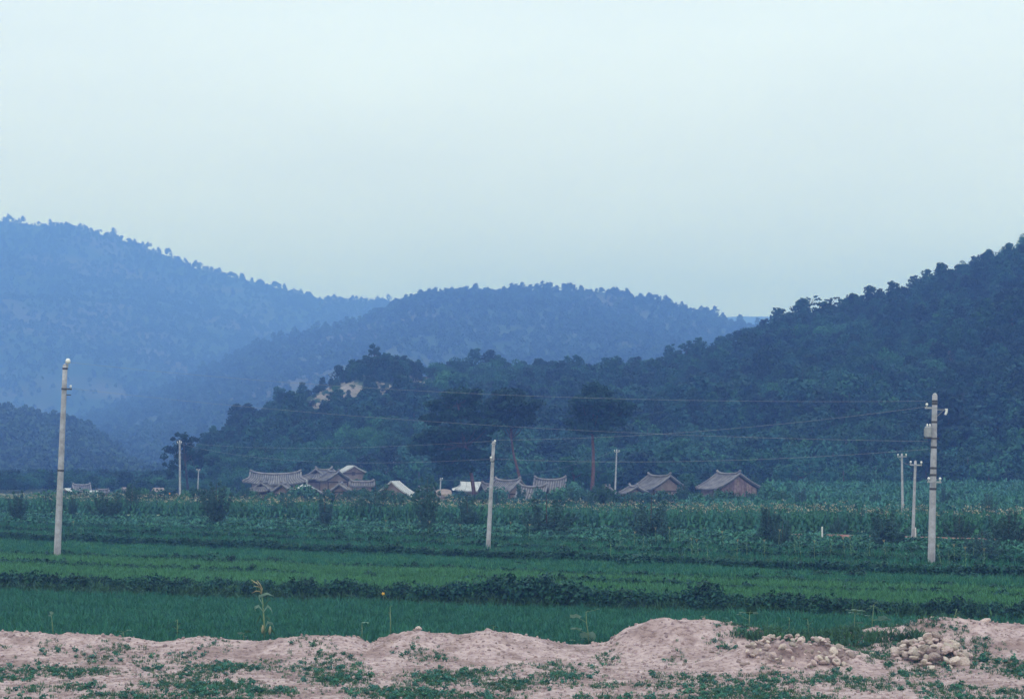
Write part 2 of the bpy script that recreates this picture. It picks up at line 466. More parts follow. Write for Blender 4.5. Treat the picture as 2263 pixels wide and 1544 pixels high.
NEAR_R = [(-200, 1100), (300, 1100), (360, 1075), (400, 1035), (430, 1000), (470, 962), (540, 922), (600, 902), (650, 862), (700, 842), (760, 812), (800, 797), (830, 795), (870, 800), (950, 805), (1050, 810), (1150, 812),
          (1300, 810), (1400, 808), (1460, 800), (1500, 788), (1560, 778), (1600, 762), (1650, 742), (1700, 718), (1760, 692), (1800, 690), (1850, 678), (1900, 662),
          (1960, 648), (2000, 636), (2050, 620), (2100, 600), (2150, 582), (2200, 560), (2263, 535), (2500, 450), (2800, 420)]
NEAR_DR = [(300, 330), (420, 380), (600, 420), (1000, 440), (1400, 430), (1800, 430), (2263, 420), (2800, 400)]
NEAR_DB = [(300, 300), (450, 300), (600, 290), (900, 285), (1300, 272), (1700, 262), (2263, 250), (2800, 240)]
NEAR_R = [(a, b + 27) for a, b in NEAR_R]
H_near = hill("near", NEAR_R, None, NEAR_DR, NEAR_DB, None, 160, np.linspace(300, 2800, 260), nv=60, rough=.035, prof_pow=.92)
def bare_mask(U, row):
    """pinkish bare patches of the spur and the red scar on the right"""
    m = np.zeros_like(U)
    for (bx, by, sx, sy, w) in [(742, 872, 44, 16, 1.5), (700, 900, 26, 12, 1.5), (805, 858, 34, 8, 1.2), (890, 856, 60, 8, 1.2), (962, 858, 40, 7, .8),
                             (760, 875, 30, 14, .7), (650, 905, 30, 6, .4), (870, 1030, 60, 14, .8), (780, 1035, 50, 8, .5), (2118, 908, 28, 12, 1.2), (2085, 925, 20, 6, .9), (2060, 1068, 40, 6, .9), (1440, 745, 0.1, .1, 0)]:
        m += w * np.exp(-((U - bx) / (sx + .01)) ** 2 - ((row - by + (U - bx) * .25) / (sy + .01)) ** 2)
    return m
us, v, X, Y, z = H_near
Un = X / Y * F + CX; Rn = HOR - (z - CAMZ) / Y * F
bm = bare_mask(Un, Rn) * (.6 + 1.6 * (fbm(X / 3.2, Y / 5, 4) + .22))
make_hill("near_hill", H_near, [M['hill'], M['hill_bare']], (bm > .36).astype(int))

MID_R = [(-200, 1010), (0, 985), (100, 955), (180, 922), (300, 878), (400, 838), (480, 798), (560, 762), (600, 748), (650, 733), (720, 717), (800, 702), (850, 680), (880, 666), (920, 654),
         (960, 645), (1000, 641), (1100, 642), (1150, 636), (1200, 632), (1300, 634), (1400, 647), (1460, 662), (1520, 678), (1570, 687), (1620, 703), (1680, 717),
         (1720, 735), (1800, 765), (2000, 850), (2300, 950)]
MID_R = [(a, b + 8) for a, b in MID_R]
H_mid = hill("mid", MID_R, None, 1450, 760, None, 500, np.linspace(-200, 2300, 200), nv=60, rough=.03, seedo=3.3)
make_hill("middle_hill", H_mid, M['hill_far'])
LEFT_R = [(-700, 520), (-300, 470), (-100, 474), (0, 480), (95, 491), (140, 490), (200, 503), (260, 519), (320, 538), (380, 560), (430, 583), (480, 595), (540, 609), (600, 624), (660, 640),
          (720, 653), (780, 655), (850, 655), (900, 664), (1000, 700), (1300, 800), (1600, 900)]
LEFT_R = [(a, b + 9) for a, b in LEFT_R]
H_left = hill("left", LEFT_R, None, 2200, 1400, None, 500, np.linspace(-700, 1600, 180), nv=60, rough=.035, seedo=9.1)
make_hill("left_mountain", H_left, M['hill_far'])
FAR_R = [(900, 1000), (1300, 780), (1500, 720), (1600, 700), (1650, 699), (1720, 700), (1800, 706), (1900, 720), (2200, 760), (2600, 900)]
H_far = hill("far", FAR_R, None, 2950, 2500, None, 250, np.linspace(900, 2600, 60), nv=16, rough=.02, seedo=5)
make_hill("distant_ridge", H_far, M['hill_far'])
LOW_R = [(-900, 800), (-500, 850), (-200, 890), (0, 915), (95, 930), (150, 938), (200, 960), (250, 1000), (300, 1040), (345, 1068), (380, 1085)]
H_low = hill("low", LOW_R, None, 760, 560, None, 160, np.linspace(-900, 380, 100), nv=40, rough=.03, seedo=12)
make_hill("low_left_hill", H_low, M['hill_far'])

# ---- forest on the hills
pines = [pine_mesh(f"hill_pine_crown", 100 + k, h=3.6 + .5 * (k % 3), w=3.6 + .3 * (k % 2)) for k in range(5)]
broads = []
for k in range(3):
    r = np.random.default_rng(200 + k)
    csb = [(r.normal() * .8, r.normal() * .8, 1.5 + r.random() * 1.4) for _ in range(8)]
    Vb, Fb = leafcloud(csb, [(.85, .85, .7)] * 8, 90, .16, up=.4, seed=k)
    broads.append(newmesh("hill_broadleaf_crown", Vb, Fb, M['broad']))
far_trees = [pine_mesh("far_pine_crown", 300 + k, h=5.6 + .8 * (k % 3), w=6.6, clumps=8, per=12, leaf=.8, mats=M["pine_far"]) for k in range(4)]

def sample_hill(H, n, vmax=1.15, seed=0):
    us, v, X, Y, z = H
    r = np.random.default_rng(seed)
    # area weighted pick of grid cells
    A = (X[1:, :-1] - X[:-1, :-1]) * (Y[:-1, 1:] - Y[:-1, :-1])
    ok = v[1:] <= vmax + 1e-6
    A = np.abs(A) * ok[None]
    p = A.ravel() / A.sum()
    i = r.choice(len(p), n, p=p)
    a, b = np.unravel_index(i, A.shape)
    s, t = r.random(n), r.random(n)
    def bl(G): return (G[a, b] * (1 - s) + G[a + 1, b] * s) * (1 - t) + (G[a, b + 1] * (1 - s) + G[a + 1, b + 1] * s) * t
    return np.stack([bl(X), bl(Y), bl(z)], -1)

P = sample_hill(H_near, 15000, 1.12, 1)
U = P[:, 0] / P[:, 1] * F + CX; row = HOR - (P[:, 2] - CAMZ) / P[:, 1] * F
keep = (U > 300) & (U < 2450)
bmk = bare_mask(U, row)
bmn = bmk * (.6 + 1.6 * (fbm(P[:, 0] / 3.2, P[:, 1] / 5, 4) + .22))
front = np.maximum.reduce([bare_mask(U, row - q) * (.6 + 1.6 * (fbm(P[:, 0] / 3.2, P[:, 1] / 5, 4) + .22)) for q in (6, 14, 22, 30, 38)])
keep &= rng.random(len(P)) > np.where(bmn > .34, .86, np.where(front > .34, .84, np.clip(bmk * .9, 0, .7)))
P = P[keep]; U = U[keep]; row = row[keep]
# thin out so crowns stand apart (cell grid), the nearest of each cell survives
cell = 2.1
key = np.floor(P[:, 0] / cell).astype(int) * 100000 + np.floor(P[:, 1] / cell).astype(int)
_, first = np.unique(key, return_index=True)
P = P[first]; U = U[first]; row = row[first]
n = len(P)
patch = fbm(P[:, 0] / 22, P[:, 1] / 22, 3)
isb = (patch + .15 * (rng.random(n) - .5) > .10) | ((row > 1000) & (rng.random(n) < .6))
spur = np.clip((1000 - U) / 500, 0, 1)
size = (.55 + .6 * rng.random(n) ** 1.5 + .55 * (rng.random(n) > .94)) * (1 + .25 * (row > 900)) * (1 - .28 * spur)
size = size * np.where(bare_mask(U, row) > .12, .62, 1.0)
var = np.where(isb, 5 + rng.integers(0, 3, n), rng.integers(0, 5, n))
order = np.argsort(-(size / P[:, 1]) * (1 + .15 * rng.random(n)) * ((U > 60) & (U < 2263)))
big = np.zeros(n, bool); big[order[:300]] = True
def landmark(u):
    for lim, w in [(180, "by the thick left pole"), (330, "by the left huts"), (470, "by the round tree"), (560, "left of the long roof"), (680, "above the long roof"), (800, "by the brown barn"), (920, "by the mud farmhouse"), (1010, "by the thatched shed"),
                   (1090, "by the leaning pole"), (1230, "by the slanting pine"), (1335, "by the red-trunked pine"), (1420, "by the slim white pole"), (1520, "by the wavy roof"), (1690, "by the planked barn"), (1830, "right of the planked barn"), (1960, "left of the thin poles"), (2035, "by the thin poles"), (2110, "by the transformer pole")]:
        if u < lim: return w
    return "right of the transformer pole"
def labels_hill(u, rw, broad):
    tier = "high up" if rw < 800 else "halfway up" if rw < 920 else "low down"
    hill_ = "the spur" if u < 1450 else "the right hill"
    return ("pale rounded broadleaf tree " if broad else "dark flat-layered pine ") + tier + " on " + hill_ + " " + landmark(u)
def labels_hill_old(u, rw, broad):
    k = "broadleaf tree with a pale rounded crown" if broad else "dark pine with a flat layered crown"
    if u < 1000: where = "on the lower spur behind the tiled roofs at left" if rw > 900 else "among bare patches on the upper spur"
    elif u < 1500: where = "on the wooded slope behind the three tall pines"
    else: where = "at the foot of the right hill behind the crops" if rw > 900 else "on the upper slope of the right hill"
    return k + " " + where
tr_m = trunk_mesh("hill_tree_trunk", [(0, 0, -.5), (.06, .03, 1.2), (0, .1, 2.6)], [.16, .11, .05], M['bark'], 5)
allv = pines + broads
for i in np.where(big)[0]:
    br = bool(isb[i]); lab = labels_hill(U[i], row[i], br)
    t = thing("broadleaf_tree" if br else "pine_tree", lab, "tree", P[i], (0, 0, rng.random() * 6.28), (size[i],) * 2 + (size[i] * (.85 + .3 * rng.random()),), group=lab.replace("pine ", "pines ").replace("broadleaf tree ", "broadleaf trees "))
    obj("trunk", tr_m, t); obj("crown", allv[var[i]], t)
rest = ~big
rotr = np.stack([rng.normal(0, .08, n), rng.normal(0, .08, n), rng.random(n) * 6.28], -1)
scl3 = np.stack([size, size, size * (.85 + .35 * rng.random(n))], -1)
scatter("hill_forest", "mass of dark pines and broadleaf trees covering the near hill", "forest", allv, P[rest], rotr[rest], scl3[rest], var[rest])

def far_forest(name, label, H, N, s0, s1, seed, umin, umax, mask=True, vmax=1.05):
    P = sample_hill(H, N, vmax, seed)
    U = P[:, 0] / P[:, 1] * F + CX
    k = (U > umin) & (U < umax)
    if mask:
        q = fbm(P[:, 0] / 70 + 4, P[:, 1] / 110, 4)
        k &= (q < .16) | (rng.random(len(P)) < .35)
    P = P[k]; n = len(P)
    s = s0 + (s1 - s0) * rng.random(n) ** 2
    scatter(name, label, "forest", far_trees, P - np.array([0, 0, .6]), np.stack([np.zeros(n), np.zeros(n), rng.random(n) * 6.28], -1),
            np.stack([s, s, s * (.8 + .5 * rng.random(n))], -1), rng.integers(0, 4, n))
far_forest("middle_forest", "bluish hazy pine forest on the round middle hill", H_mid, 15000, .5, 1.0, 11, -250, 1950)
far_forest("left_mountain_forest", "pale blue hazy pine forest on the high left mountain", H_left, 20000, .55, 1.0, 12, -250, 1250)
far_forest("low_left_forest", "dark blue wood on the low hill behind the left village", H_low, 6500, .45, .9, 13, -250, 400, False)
# thin rows of taller pines standing along the skylines
def ridge_row(name, label, ridge, D, u0, u1, n, s0, s1, jitter, seed):
    r = np.random.default_rng(seed)
    u = u0 + (u1 - u0) * r.random(n)
    g = fbm(u / 25, u * 0 + seed, 3)
    k = g + .1 * r.normal(size=n) > -.06; u = u[k]; g = g[k]
    d = D + r.normal(size=len(u)) * jitter
    zz = CAMZ + (HOR - interp(u, ridge)) / F * D
    P = np.stack([(u - CX) / F * d, d, zz - 1.2], -1)
    s = s0 + (s1 - s0) * r.random(len(u)) ** 1.5
    scatter(name, label, "forest", far_trees, P, np.stack([r.normal(0, .06, len(u)), u * 0, r.random(len(u)) * 6.28], -1), np.stack([s * .9, s * .9, s * (.9 + .4 * r.random(len(u)))], -1), r.integers(0, 4, len(u)))
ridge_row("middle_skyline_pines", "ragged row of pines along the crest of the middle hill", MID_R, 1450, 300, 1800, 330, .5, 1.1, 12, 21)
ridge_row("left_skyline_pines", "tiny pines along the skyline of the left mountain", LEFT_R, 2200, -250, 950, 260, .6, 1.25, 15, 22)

# ================================================================== LARGE TREES
def big_pine(label, D, base, top, crown, clumps, seed, trunkpts, lean=None, red=True, tw=.28, per=60):
    """crown clumps are given as (px, py, half width px, half height px)"""
    r = np.random.default_rng(seed)
    o = px(base[0], base[1], D)
    t = thing("tall_pine_tree", label, "pine tree", o, group=None)
    pts = [px(a, b, D) - o for a, b in trunkpts]
    rads = [tw * (1 - .6 * i / (len(pts) - 1)) for i in range(len(pts))]
    limbs = []; cs = []; rs = []
    top_pt = pts[-1]
    for (a, b, hw, hh) in clumps:
        p = px(a, b, D) - o
        p.y += r.normal() * 1.2
        cs.append(tuple(p)); q = hw / F * D
        rs.append((q, q * .9, hh / F * D))
        k = min(len(pts) - 1, max(1, int(len(pts) * .6)))
        src = pts[k] if p.z < pts[-1].z else pts[-1]
        mid = (src + p) / 2 + Vector((0, 0, -.3))
        limbs.append(([src, mid, p], [.11, .07, .03]))
    obj("trunk", trunk_mesh("pine_trunk", pts, rads, M['bark_red'] if red else M['bark'], 9), t)
    lb = MB()
    for lp, lr in limbs: lb.tube(lp, lr, 5)
    obj("limbs", lb.mesh("pine_limbs", M['bark'], True), t)
    # each clump breaks up into flat sprays
    c2 = []; r2 = []
    for (c, q) in zip(cs, rs):
        for _ in range(20):
            d = r.normal(size=3); d /= np.linalg.norm(d); f = r.random() ** .4
            c2.append((c[0] + d[0] * q[0] * f, c[1] + d[1] * q[1] * f, c[2] + d[2] * q[2] * f))
            w = .48 + .36 * r.random()
            r2.append((w * 1.15, w * 1.15, w * .52))
    V, Fq = leafcloud(c2, r2, per, .17, up=.55, seed=seed, aspect=1.3, inner=.1)
    obj("crown", newmesh("pine_crown", V, Fq, M['pine_big']), t)
    return t

big_pine("large leaning pine with the broadest drooping crown, left of the three tall pines", 236, (1049, 1108), None, None,
         [(1005, 872, 34, 16), (1040, 868, 26, 12), (970, 895, 26, 14), (1045, 895, 32, 16), (1000, 915, 44, 18), (955, 925, 24, 16), (1062, 925, 34, 16), (1085, 940, 24, 12), (1020, 945, 44, 18), (965, 955, 34, 16),
          (935, 970, 24, 10), (1000, 978, 40, 16), (1050, 970, 36, 14), (955, 992, 26, 12), (1010, 1005, 34, 12), (985, 1015, 30, 10), (1045, 1000, 26, 12), (930, 990, 24, 12), (985, 1036, 26, 12), (1022, 1030, 28, 12), (1066, 1008, 22, 12), (1060, 950, 30, 14), (990, 960, 34, 14)],
         41, [(1050, 1112), (1047, 1085), (1042, 1050), (1034, 1020), (1028, 985), (1020, 940), (1012, 895)])
big_pine("tall pine with a slanting bare trunk, middle of the three tall pines", 240, (1150, 1095), None, None,
         [(1130, 868, 24, 10), (1110, 880, 26, 14), (1150, 878, 30, 13), (1095, 895, 22, 14), (1135, 895, 36, 15), (1175, 892, 22, 11), (1110, 915, 32, 15), (1155, 912, 34, 15), (1135, 932, 34, 12), (1165, 930, 18, 9), (1105, 935, 22, 9)],
         42, [(1155, 1098), (1150, 1062), (1143, 1035), (1135, 1005), (1130, 970), (1128, 935), (1128, 895)], tw=.22)
big_pine("tall straight red-trunked pine with a cone-shaped top, right of the three tall pines", 234, (1309, 1110), None, None,
         [(1315, 856, 16, 9), (1308, 868, 24, 11), (1330, 872, 20, 9), (1285, 888, 26, 13), (1325, 888, 34, 13), (1360, 892, 26, 11), (1385, 900, 15, 9), (1290, 910, 32, 14), (1335, 908, 36, 14), (1370, 912, 22, 10), (1275, 928, 24, 11), (1310, 932, 34, 13), (1345, 930, 30, 12), (1290, 948, 28, 8), (1325, 948, 24, 8)],
         43, [(1308, 1112), (1309, 1075), (1311, 1040), (1311, 1000), (1309, 960), (1312, 915), (1313, 870)], tw=.27)

def crown_tree(name, label, cat, D, base, clumps, mat, seed, per=60, leaf=.16, trunk=None, tw=.2, sub=7, subr=.45, group=None, flat=.8):
    r = np.random.default_rng(seed)
    o = px(base[0], base[1], D)
    t = thing(name, label, cat, o, group=group)
    c2 = []; r2 = []; limbs = MB()
    tp = trunk or [(base[0], base[1] + 3), (clumps[0][0], clumps[0][1])]
    pts = [px(a, b, D) - o for a, b in tp]
    limbs.tube(pts, [tw * (1 - .6 * i / (len(pts) - 1)) for i in range(len(pts))], 7)
    for (a, b, hw, hh) in clumps:
        p = px(a, b, D) - o; p.y += r.normal() * hw / F * D * .4
        q = (hw / F * D, hw / F * D * .9, hh / F * D)
        limbs.tube([pts[-1] * .55 + pts[0] * .45, (pts[-1] + p) / 2, p], [tw * .4, tw * .25, .02], 5)
        for _ in range(sub):
            d = r.normal(size=3); d /= np.linalg.norm(d); f = r.random() ** .4
            c2.append((p[0] + d[0] * q[0] * f, p[1] + d[1] * q[1] * f, p[2] + d[2] * q[2] * f))
            w = subr * (.7 + .6 * r.random()); r2.append((w, w, w * flat))
    obj("trunk", limbs.mesh(name + "_trunk", M['bark'], True), t)
    V, Fq = leafcloud(c2, r2, per, leaf, up=.4, seed=seed, inner=.15)
    obj("crown", newmesh(name + "_crown", V, Fq, mat), t)
    return t

crown_tree("round_tree", "dark round-topped tree standing alone at the left foot of the spur", "tree", 285, (415, 1078),
           [(405, 972, 28, 15), (385, 990, 20, 16), (425, 985, 30, 18), (405, 1000, 34, 18), (445, 1000, 26, 20), (385, 1020, 24, 16), (420, 1025, 36, 18), (460, 1020, 24, 16), (400, 1045, 36, 16), (440, 1045, 36, 14)],
           M['pine_big'], 51, per=70, leaf=.19, subr=.55)
crown_tree("hilltop_pine", "bushy pine sticking up highest on the crest of the spur", "pine tree", 425, (828, 800),
           [(828, 768, 11, 8), (820, 780, 18, 8), (842, 782, 16, 8), (828, 792, 26, 8), (812, 804, 24, 9), (846, 806, 24, 9), (828, 816, 34, 9)], M['pine'], 52, per=60, leaf=.2, subr=.5, tw=.2)
crown_tree("hilltop_pine", "leaning pine with an open tufted crown above the saddle between the hills", "pine tree", 425, (1518, 792),
           [(1540, 752, 14, 6), (1520, 758, 14, 6), (1500, 765, 16, 7), (1530, 768, 22, 6), (1490, 780, 18, 6), (1478, 790, 20, 6), (1515, 776, 16, 5)], M['pine'], 53, per=50, leaf=.2, subr=.5, flat=.4, trunk=[(1516, 795), (1518, 775), (1525, 762)])
crown_tree("hilltop_pine", "umbrella pine silhouetted against the sky on the right hill", "pine tree", 430, (1783, 694),
           [(1775, 662, 9, 3), (1788, 659, 8, 3), (1768, 666, 8, 3), (1804, 655, 8, 3), (1808, 662, 7, 3), (1800, 671, 9, 3), (1812, 672, 5, 3)], M['pine'], 54, per=46, leaf=.15, subr=.32, sub=5, flat=.35, tw=.2, trunk=[(1783, 697), (1784, 680), (1786, 668), (1792, 663)])
crown_tree("hilltop_pine", "flat-crowned pine just right of the umbrella pine on the right hill skyline", "pine tree", 430, (1842, 682),
           [(1832, 664, 9, 4), (1846, 659, 10, 4), (1855, 663, 8, 3), (1835, 672, 12, 4), (1852, 670, 10, 4)], M['pine'], 55, per=46, leaf=.15, subr=.35, sub=5, flat=.4, tw=.18)

for (nm, lab, D_, ft, cl, sd) in [
    ("leafy_tree", "pale green bushy tree right of the planked barn at the hill foot", 250, (1785, 1090), [(1760, 1030, 28, 16), (1800, 1022, 30, 16), (1740, 1050, 26, 16), (1790, 1050, 36, 18), (1830, 1048, 24, 16), (1765, 1070, 36, 14), (1815, 1072, 34, 14)], 61),
    ("leafy_tree", "green leafy tree filling the gap left of the red-trunked pine", 238, (1275, 1095), [(1262, 1022, 22, 14), (1285, 1030, 24, 14), (1255, 1045, 26, 14), (1290, 1052, 28, 16), (1268, 1068, 30, 14), (1330, 1066, 22, 16), (1345, 1050, 16, 12)], 62),
    ("leafy_tree", "dark leafy tree between the wavy roof and the planked barn", 236, (1520, 1100), [(1515, 1058, 14, 10), (1522, 1072, 20, 12), (1505, 1080, 18, 10), (1535, 1084, 18, 10)], 63),
    ("leafy_tree", "round leafy tree behind the mud-walled farmhouse", 262, (830, 1090), [(822, 1052, 22, 10), (845, 1058, 18, 9), (800, 1066, 20, 10), (830, 1070, 26, 12)], 64),
    ("leafy_tree", "bushy tree between the thatched shed and the mud-walled farmhouse", 236, (945, 1095), [(935, 1062, 16, 10), (955, 1060, 14, 9), (930, 1078, 20, 10), (958, 1078, 18, 12)], 65),
    ("leafy_tree", "low leafy tree above the huts of the left village", 330, (235, 1090), [(222, 1074, 14, 7), (240, 1070, 16, 8), (255, 1078, 16, 8), (300, 1072, 16, 8)], 66)]:
    crown_tree(nm, lab, "tree", D_, ft, cl, M['broad'], sd, per=64, leaf=.17, subr=.5, sub=9, tw=.14)

# ================================================================== HOUSES
def slope_pt(s, u, side, Lr, W, H, Rr, e, sag, hip):
    """s 0 ridge..1 eave; u -1..1"""
    hx = Lr / 2 + (e * max(0, (s - .45) / .55) if hip else 0)
    x = u * hx
    y = side * W / 2 * s
    zz = H + Rr * ((1 - s) * .72 + (1 - s) ** 2 * .28) + sag * u * u * (1 - .3 * s) + (.22 * abs(u) ** 4 * s * s if hip else .0)
    return (x, y, zz)

def build_house(name, label, D, ref, yaw, L, W, rise, wallH, style="tile", hip=False, sag=.25, wall='mud', planks=False, group=None, door=None, cat="house", windows=()):
    sag *= .7
    a = px(ref[0], ref[1], D)
    a.z -= rise + wallH
    t = thing(name, label, cat, a, (0, 0, R(yaw)), group=group)
    e = .9 if hip else 0
    rm = {'tile': M['tile'], 'tin': M['tin'], 'thatch': M['thatch']}[style]
    bed = M['tile_bed'] if style == 'tile' else rm
    b = MB(); nu, ns = 12, 6
    th = .14 if style != 'thatch' else .3
    for side in (-1, 1):
        V = []
        for dz in (0, -th):
            for i in range(nu + 1):
                for j in range(ns + 1):
                    p = slope_pt(j / ns, -1 + 2 * i / nu, side, L, W, wallH, rise, e, sag, hip)
                    V.append((p[0], p[1], p[2] + dz))
        Fs = []; m = ns + 1; o = (nu + 1) * m
        for i in range(nu):
            for j in range(ns):
                q = (i * m + j, (i + 1) * m + j, (i + 1) * m + j + 1, i * m + j + 1)
                Fs.append(q if side < 0 else q[::-1]); Fs.append(tuple(k + o for k in (q[::-1] if side < 0 else q)))
        for i in range(nu): Fs.append((i * m + ns, (i + 1) * m + ns, (i + 1) * m + ns + o, i * m + ns + o))
        for j in range(ns):
            Fs.append((j, j + 1, j + 1 + o, j + o)); k = nu * m; Fs.append((k + j, k + j + 1, k + j + 1 + o, k + j + o))
        b.add(V, Fs)
    if hip:   # end slopes below the small gables
        for sx in (-1, 1):
            V = []
            for i in range(7):
                w = -1 + i / 3
                p0 = slope_pt(.45, sx, 1, L, W, wallH, rise, e, sag, hip); p1 = slope_pt(1, sx, 1, L, W, wallH, rise, e, sag, hip)
                lift = .2 * abs(w) ** 4
                V.append((p0[0] - sx * .05, w * p0[1], p0[2] - .03)); V.append((p1[0], w * p1[1], p1[2] - .22 + lift))
            b.add(V, [(2 * i, 2 * i + 1, 2 * i + 3, 2 * i + 2) for i in range(6)])
    roof = obj("roof", b.mesh("roof", bed, False), t)
    if style == 'tile':
        tb = MB()
        nr = int(L / .29)
        for side in (-1, 1):
            for i in range(nr + 1):
                u = -1 + 2 * i / nr
                pts = [Vector(slope_pt(j / 5, u, side, L, W, wallH, rise, e, sag, hip)) + Vector((0, 0, .03)) for j in range(6)]
                tb.tube(pts, .06, 5)
        if hip:
            for sx in (-1, 1):
                for i in range(9):
                    w = -1 + i / 4
                    p0 = slope_pt(.45, sx, 1, L, W, wallH, rise, e, sag, hip); p1 = slope_pt(1, sx, 1, L, W, wallH, rise, e, sag, hip)
                    tb.tube([(p0[0], w * p0[1], p0[2]), (p1[0], w * p1[1], p1[2] - .2 + .2 * abs(w) ** 4)], .085, 5)
        obj("tile_rows", tb.mesh("tile_rows", M['tile']), roof, kind="stuff")
        rc = MB()
        rp = [Vector(slope_pt(0, u, 1, L, W, wallH, rise, e, sag, hip)) + Vector((0, 0, .12 + (.22 * abs(u) ** 8))) for u in np.linspace(-1.02, 1.02, 13)]
        rc.tube(rp, .15, 6)
        for side in (-1, 1):
            for u in (-1, 1):
                rc.tube([Vector(slope_pt(s, u, side, L, W, wallH, rise, e, sag, hip)) + Vector((0, 0, .09)) for s in (0, .25, .5, .75, 1)], .12, 5)
        obj("ridge_cap", rc.mesh("ridge_cap", M['tile'], True), roof)
    elif style == 'tin':
        tb = MB()
        for side in (-1, 1):
            for u in np.linspace(-1, 1, max(4, int(L / .6))):
                tb.tube([Vector(slope_pt(j / 3, u, side, L, W, wallH, rise, e, sag, hip)) + Vector((0, 0, .01)) for j in range(4)], .035, 4)
        obj("roof_battens", tb.mesh("roof_battens", M['metal']), roof, kind="stuff")
    # walls with gable tops
    iw = W / 2 * .80; il = L / 2 - .35
    def under(y): 
        s = min(1, abs(y) / (W / 2)); return wallH + rise * ((1 - s) * .72 + (1 - s) ** 2 * .28) - th - .06
    wb = MB()
    prof = [(-iw, -.6), (iw, -.6), (iw, under(iw)), (iw / 2, under(iw / 2)), (0, under(0)), (-iw / 2, under(iw / 2)), (-iw, under(iw))]
    V = [(-il, y, zz) for y, zz in prof] + [(il, y, zz) for y, zz in prof]
    k = len(prof)
    wb.add(V, [tuple(reversed(range(k))), tuple(range(k, 2 * k))] + [(i, (i + 1) % k, (i + 1) % k + k, i + k) for i in range(k)])
    obj("wall", wb.mesh("wall", M[wall]), t)
    # timber frame lines on both gables
    fb = MB()
    for sx in (-1, 1):
        x = sx * (il + .03)
        fb.box(min(x, x + sx * .06), max(x, x + sx * .06), -iw, iw, wallH * .92 - .1, wallH * .92 + .06)
        for yy in (-iw, iw): fb.box(min(x, x + sx * .05), max(x, x + sx * .05), yy - .07, yy + .07, -.5, under(iw) - .05)
    obj("timber_frame", fb.mesh("timber_frame", M['beam']), t)
    if planks:
        for sx in (-1,):
            npk = 14; pw = 2 * iw / npk
            for i in range(npk):
                y0 = -iw + i * pw; ym = y0 + pw / 2
                pb = MB(); x = sx * (il + .10)
                off = .02 * (i % 2)
                y1 = y0 + pw - .03
                pb.add([(x - sx * 0 - off, y0, .1), (x - off, y1, .1), (x - off, y1, under(y1) + .02), (x - off, y0, under(y0) + .02),
                        (x + .04, y0, .1), (x + .04, y1, .1), (x + .04, y1, under(y1) + .02), (x + .04, y0, under(y0) + .02)],
                       [(0, 1, 2, 3), (7, 6, 5, 4), (0, 4, 5, 1), (1, 5, 6, 2), (2, 6, 7, 3), (3, 7, 4, 0)])
                obj("plank", pb.mesh("plank", M['plank']), t)
    for (sx, yc, zc, w, h) in windows:
        wf = MB(); x = sx * (il + .02)
        if w > 0:
            wf.box(x - .03, x + .09 * 1, yc - w / 2, yc + w / 2, zc - h / 2, zc + h / 2)
        obj("window", wf.mesh("window", M['beam']), t)
    # doorway and window on the long front wall
    for (sgn, xx, w, h, nm) in [(-1, -L * .18, .9, 1.7, "door"), (-1, L * .18, .8, .7, "window")]:
        db = MB(); z0 = 0.1 if nm == "door" else wallH * .45
        db.box(xx - w / 2, xx + w / 2, -iw - .05, -iw + .02, z0, min(z0 + h, wallH - .3))
        if L > 4 and wallH > 1.6: obj(nm, db.mesh(nm, M['beam']), t)
    return t

HG = "houses of the village"
build_house("tiled_house", "long grey tiled house with a sagging upturned ridge, leftmost of the large roofs", 262, (609, 1049), 4, 6.9, 4.6, 1.25, 2.2, hip=True, sag=.42, group=None)
build_house("barn", "brown gabled barn with a white roof, highest up the slope in the village", 285, (776, 1028), 108, 4.6, 3.9, 1.0, 2.1, style="tin", sag=0, windows=[(-1, 0.1, 1.9, .5, .5)], cat="barn")
build_house("tiled_house", "small steep tiled house pressed against the left side of the brown barn", 272, (716, 1040), 62, 4.2, 4.4, 1.35, 2.0, hip=True, sag=.3)
build_house("tiled_house", "low tiled house with a little gable, in front of the brown barn", 262, (737, 1044), 125, 3.0, 3.8, 1.1, 1.9, sag=.15)
build_house("hut", "low hip-roofed hut peeping out below the left end of the long tiled roof", 232, (583, 1069), 80, 2.4, 2.8, 1.0, 1.5, hip=True, sag=.15, cat="hut")
build_house("hut", "little gabled hut between the hip-roofed hut and the white roofed shed", 228, (627, 1071), 84, 2.6, 2.4, .9, 1.6, sag=.1, cat="hut")
build_house("shed", "shed with a white sheet roof and dark gable below the long tiled house", 236, (676, 1070), 112, 3.0, 3.4, .9, 1.6, style="tin", sag=0, wall='mud', cat="shed")
build_house("hut", "narrow gabled hut with a pinkish front standing alone in the village middle", 226, (753, 1070), 86, 2.4, 1.9, .75, 1.6, sag=.05, cat="hut")
build_house("farmhouse", "brown mud-walled farmhouse with a steep white-edged roof, right of the narrow hut", 222, (873, 1062), 79, 4.0, 4.3, 1.55, 1.6, style="tin", sag=0, cat="house")
build_house("shed", "low white sheet roof at the right end of the mud-walled farmhouse", 214, (916, 1091), 20, 1.3, 1.4, .35, 1.0, style="tin", sag=0, cat="shed")
build_house("shed", "rounded pinkish thatched shed behind the short white pole", 222, (980, 1080), 10, 1.8, 2.4, .6, 1.2, style="thatch", sag=-.2, cat="shed")
build_house("white_roofed_house", "house with a broad plain white roof behind the leaning pine trunk", 246, (1043, 1064), 8, 3.0, 3.6, 1.15, 1.6, style="tin", hip=True, sag=.08)
build_house("tiled_house", "old tiled house with a pinkish gable at the foot of the slanting pine trunk", 228, (1122, 1064), 138, 4.0, 3.8, 1.3, 1.7, sag=.25)
build_house("tiled_house", "nearest tiled roof with slanting tile rows, in front of the bigger tiled roof", 212, (1178, 1078), -14, 3.2, 3.6, 1.3, 1.4, sag=.3)
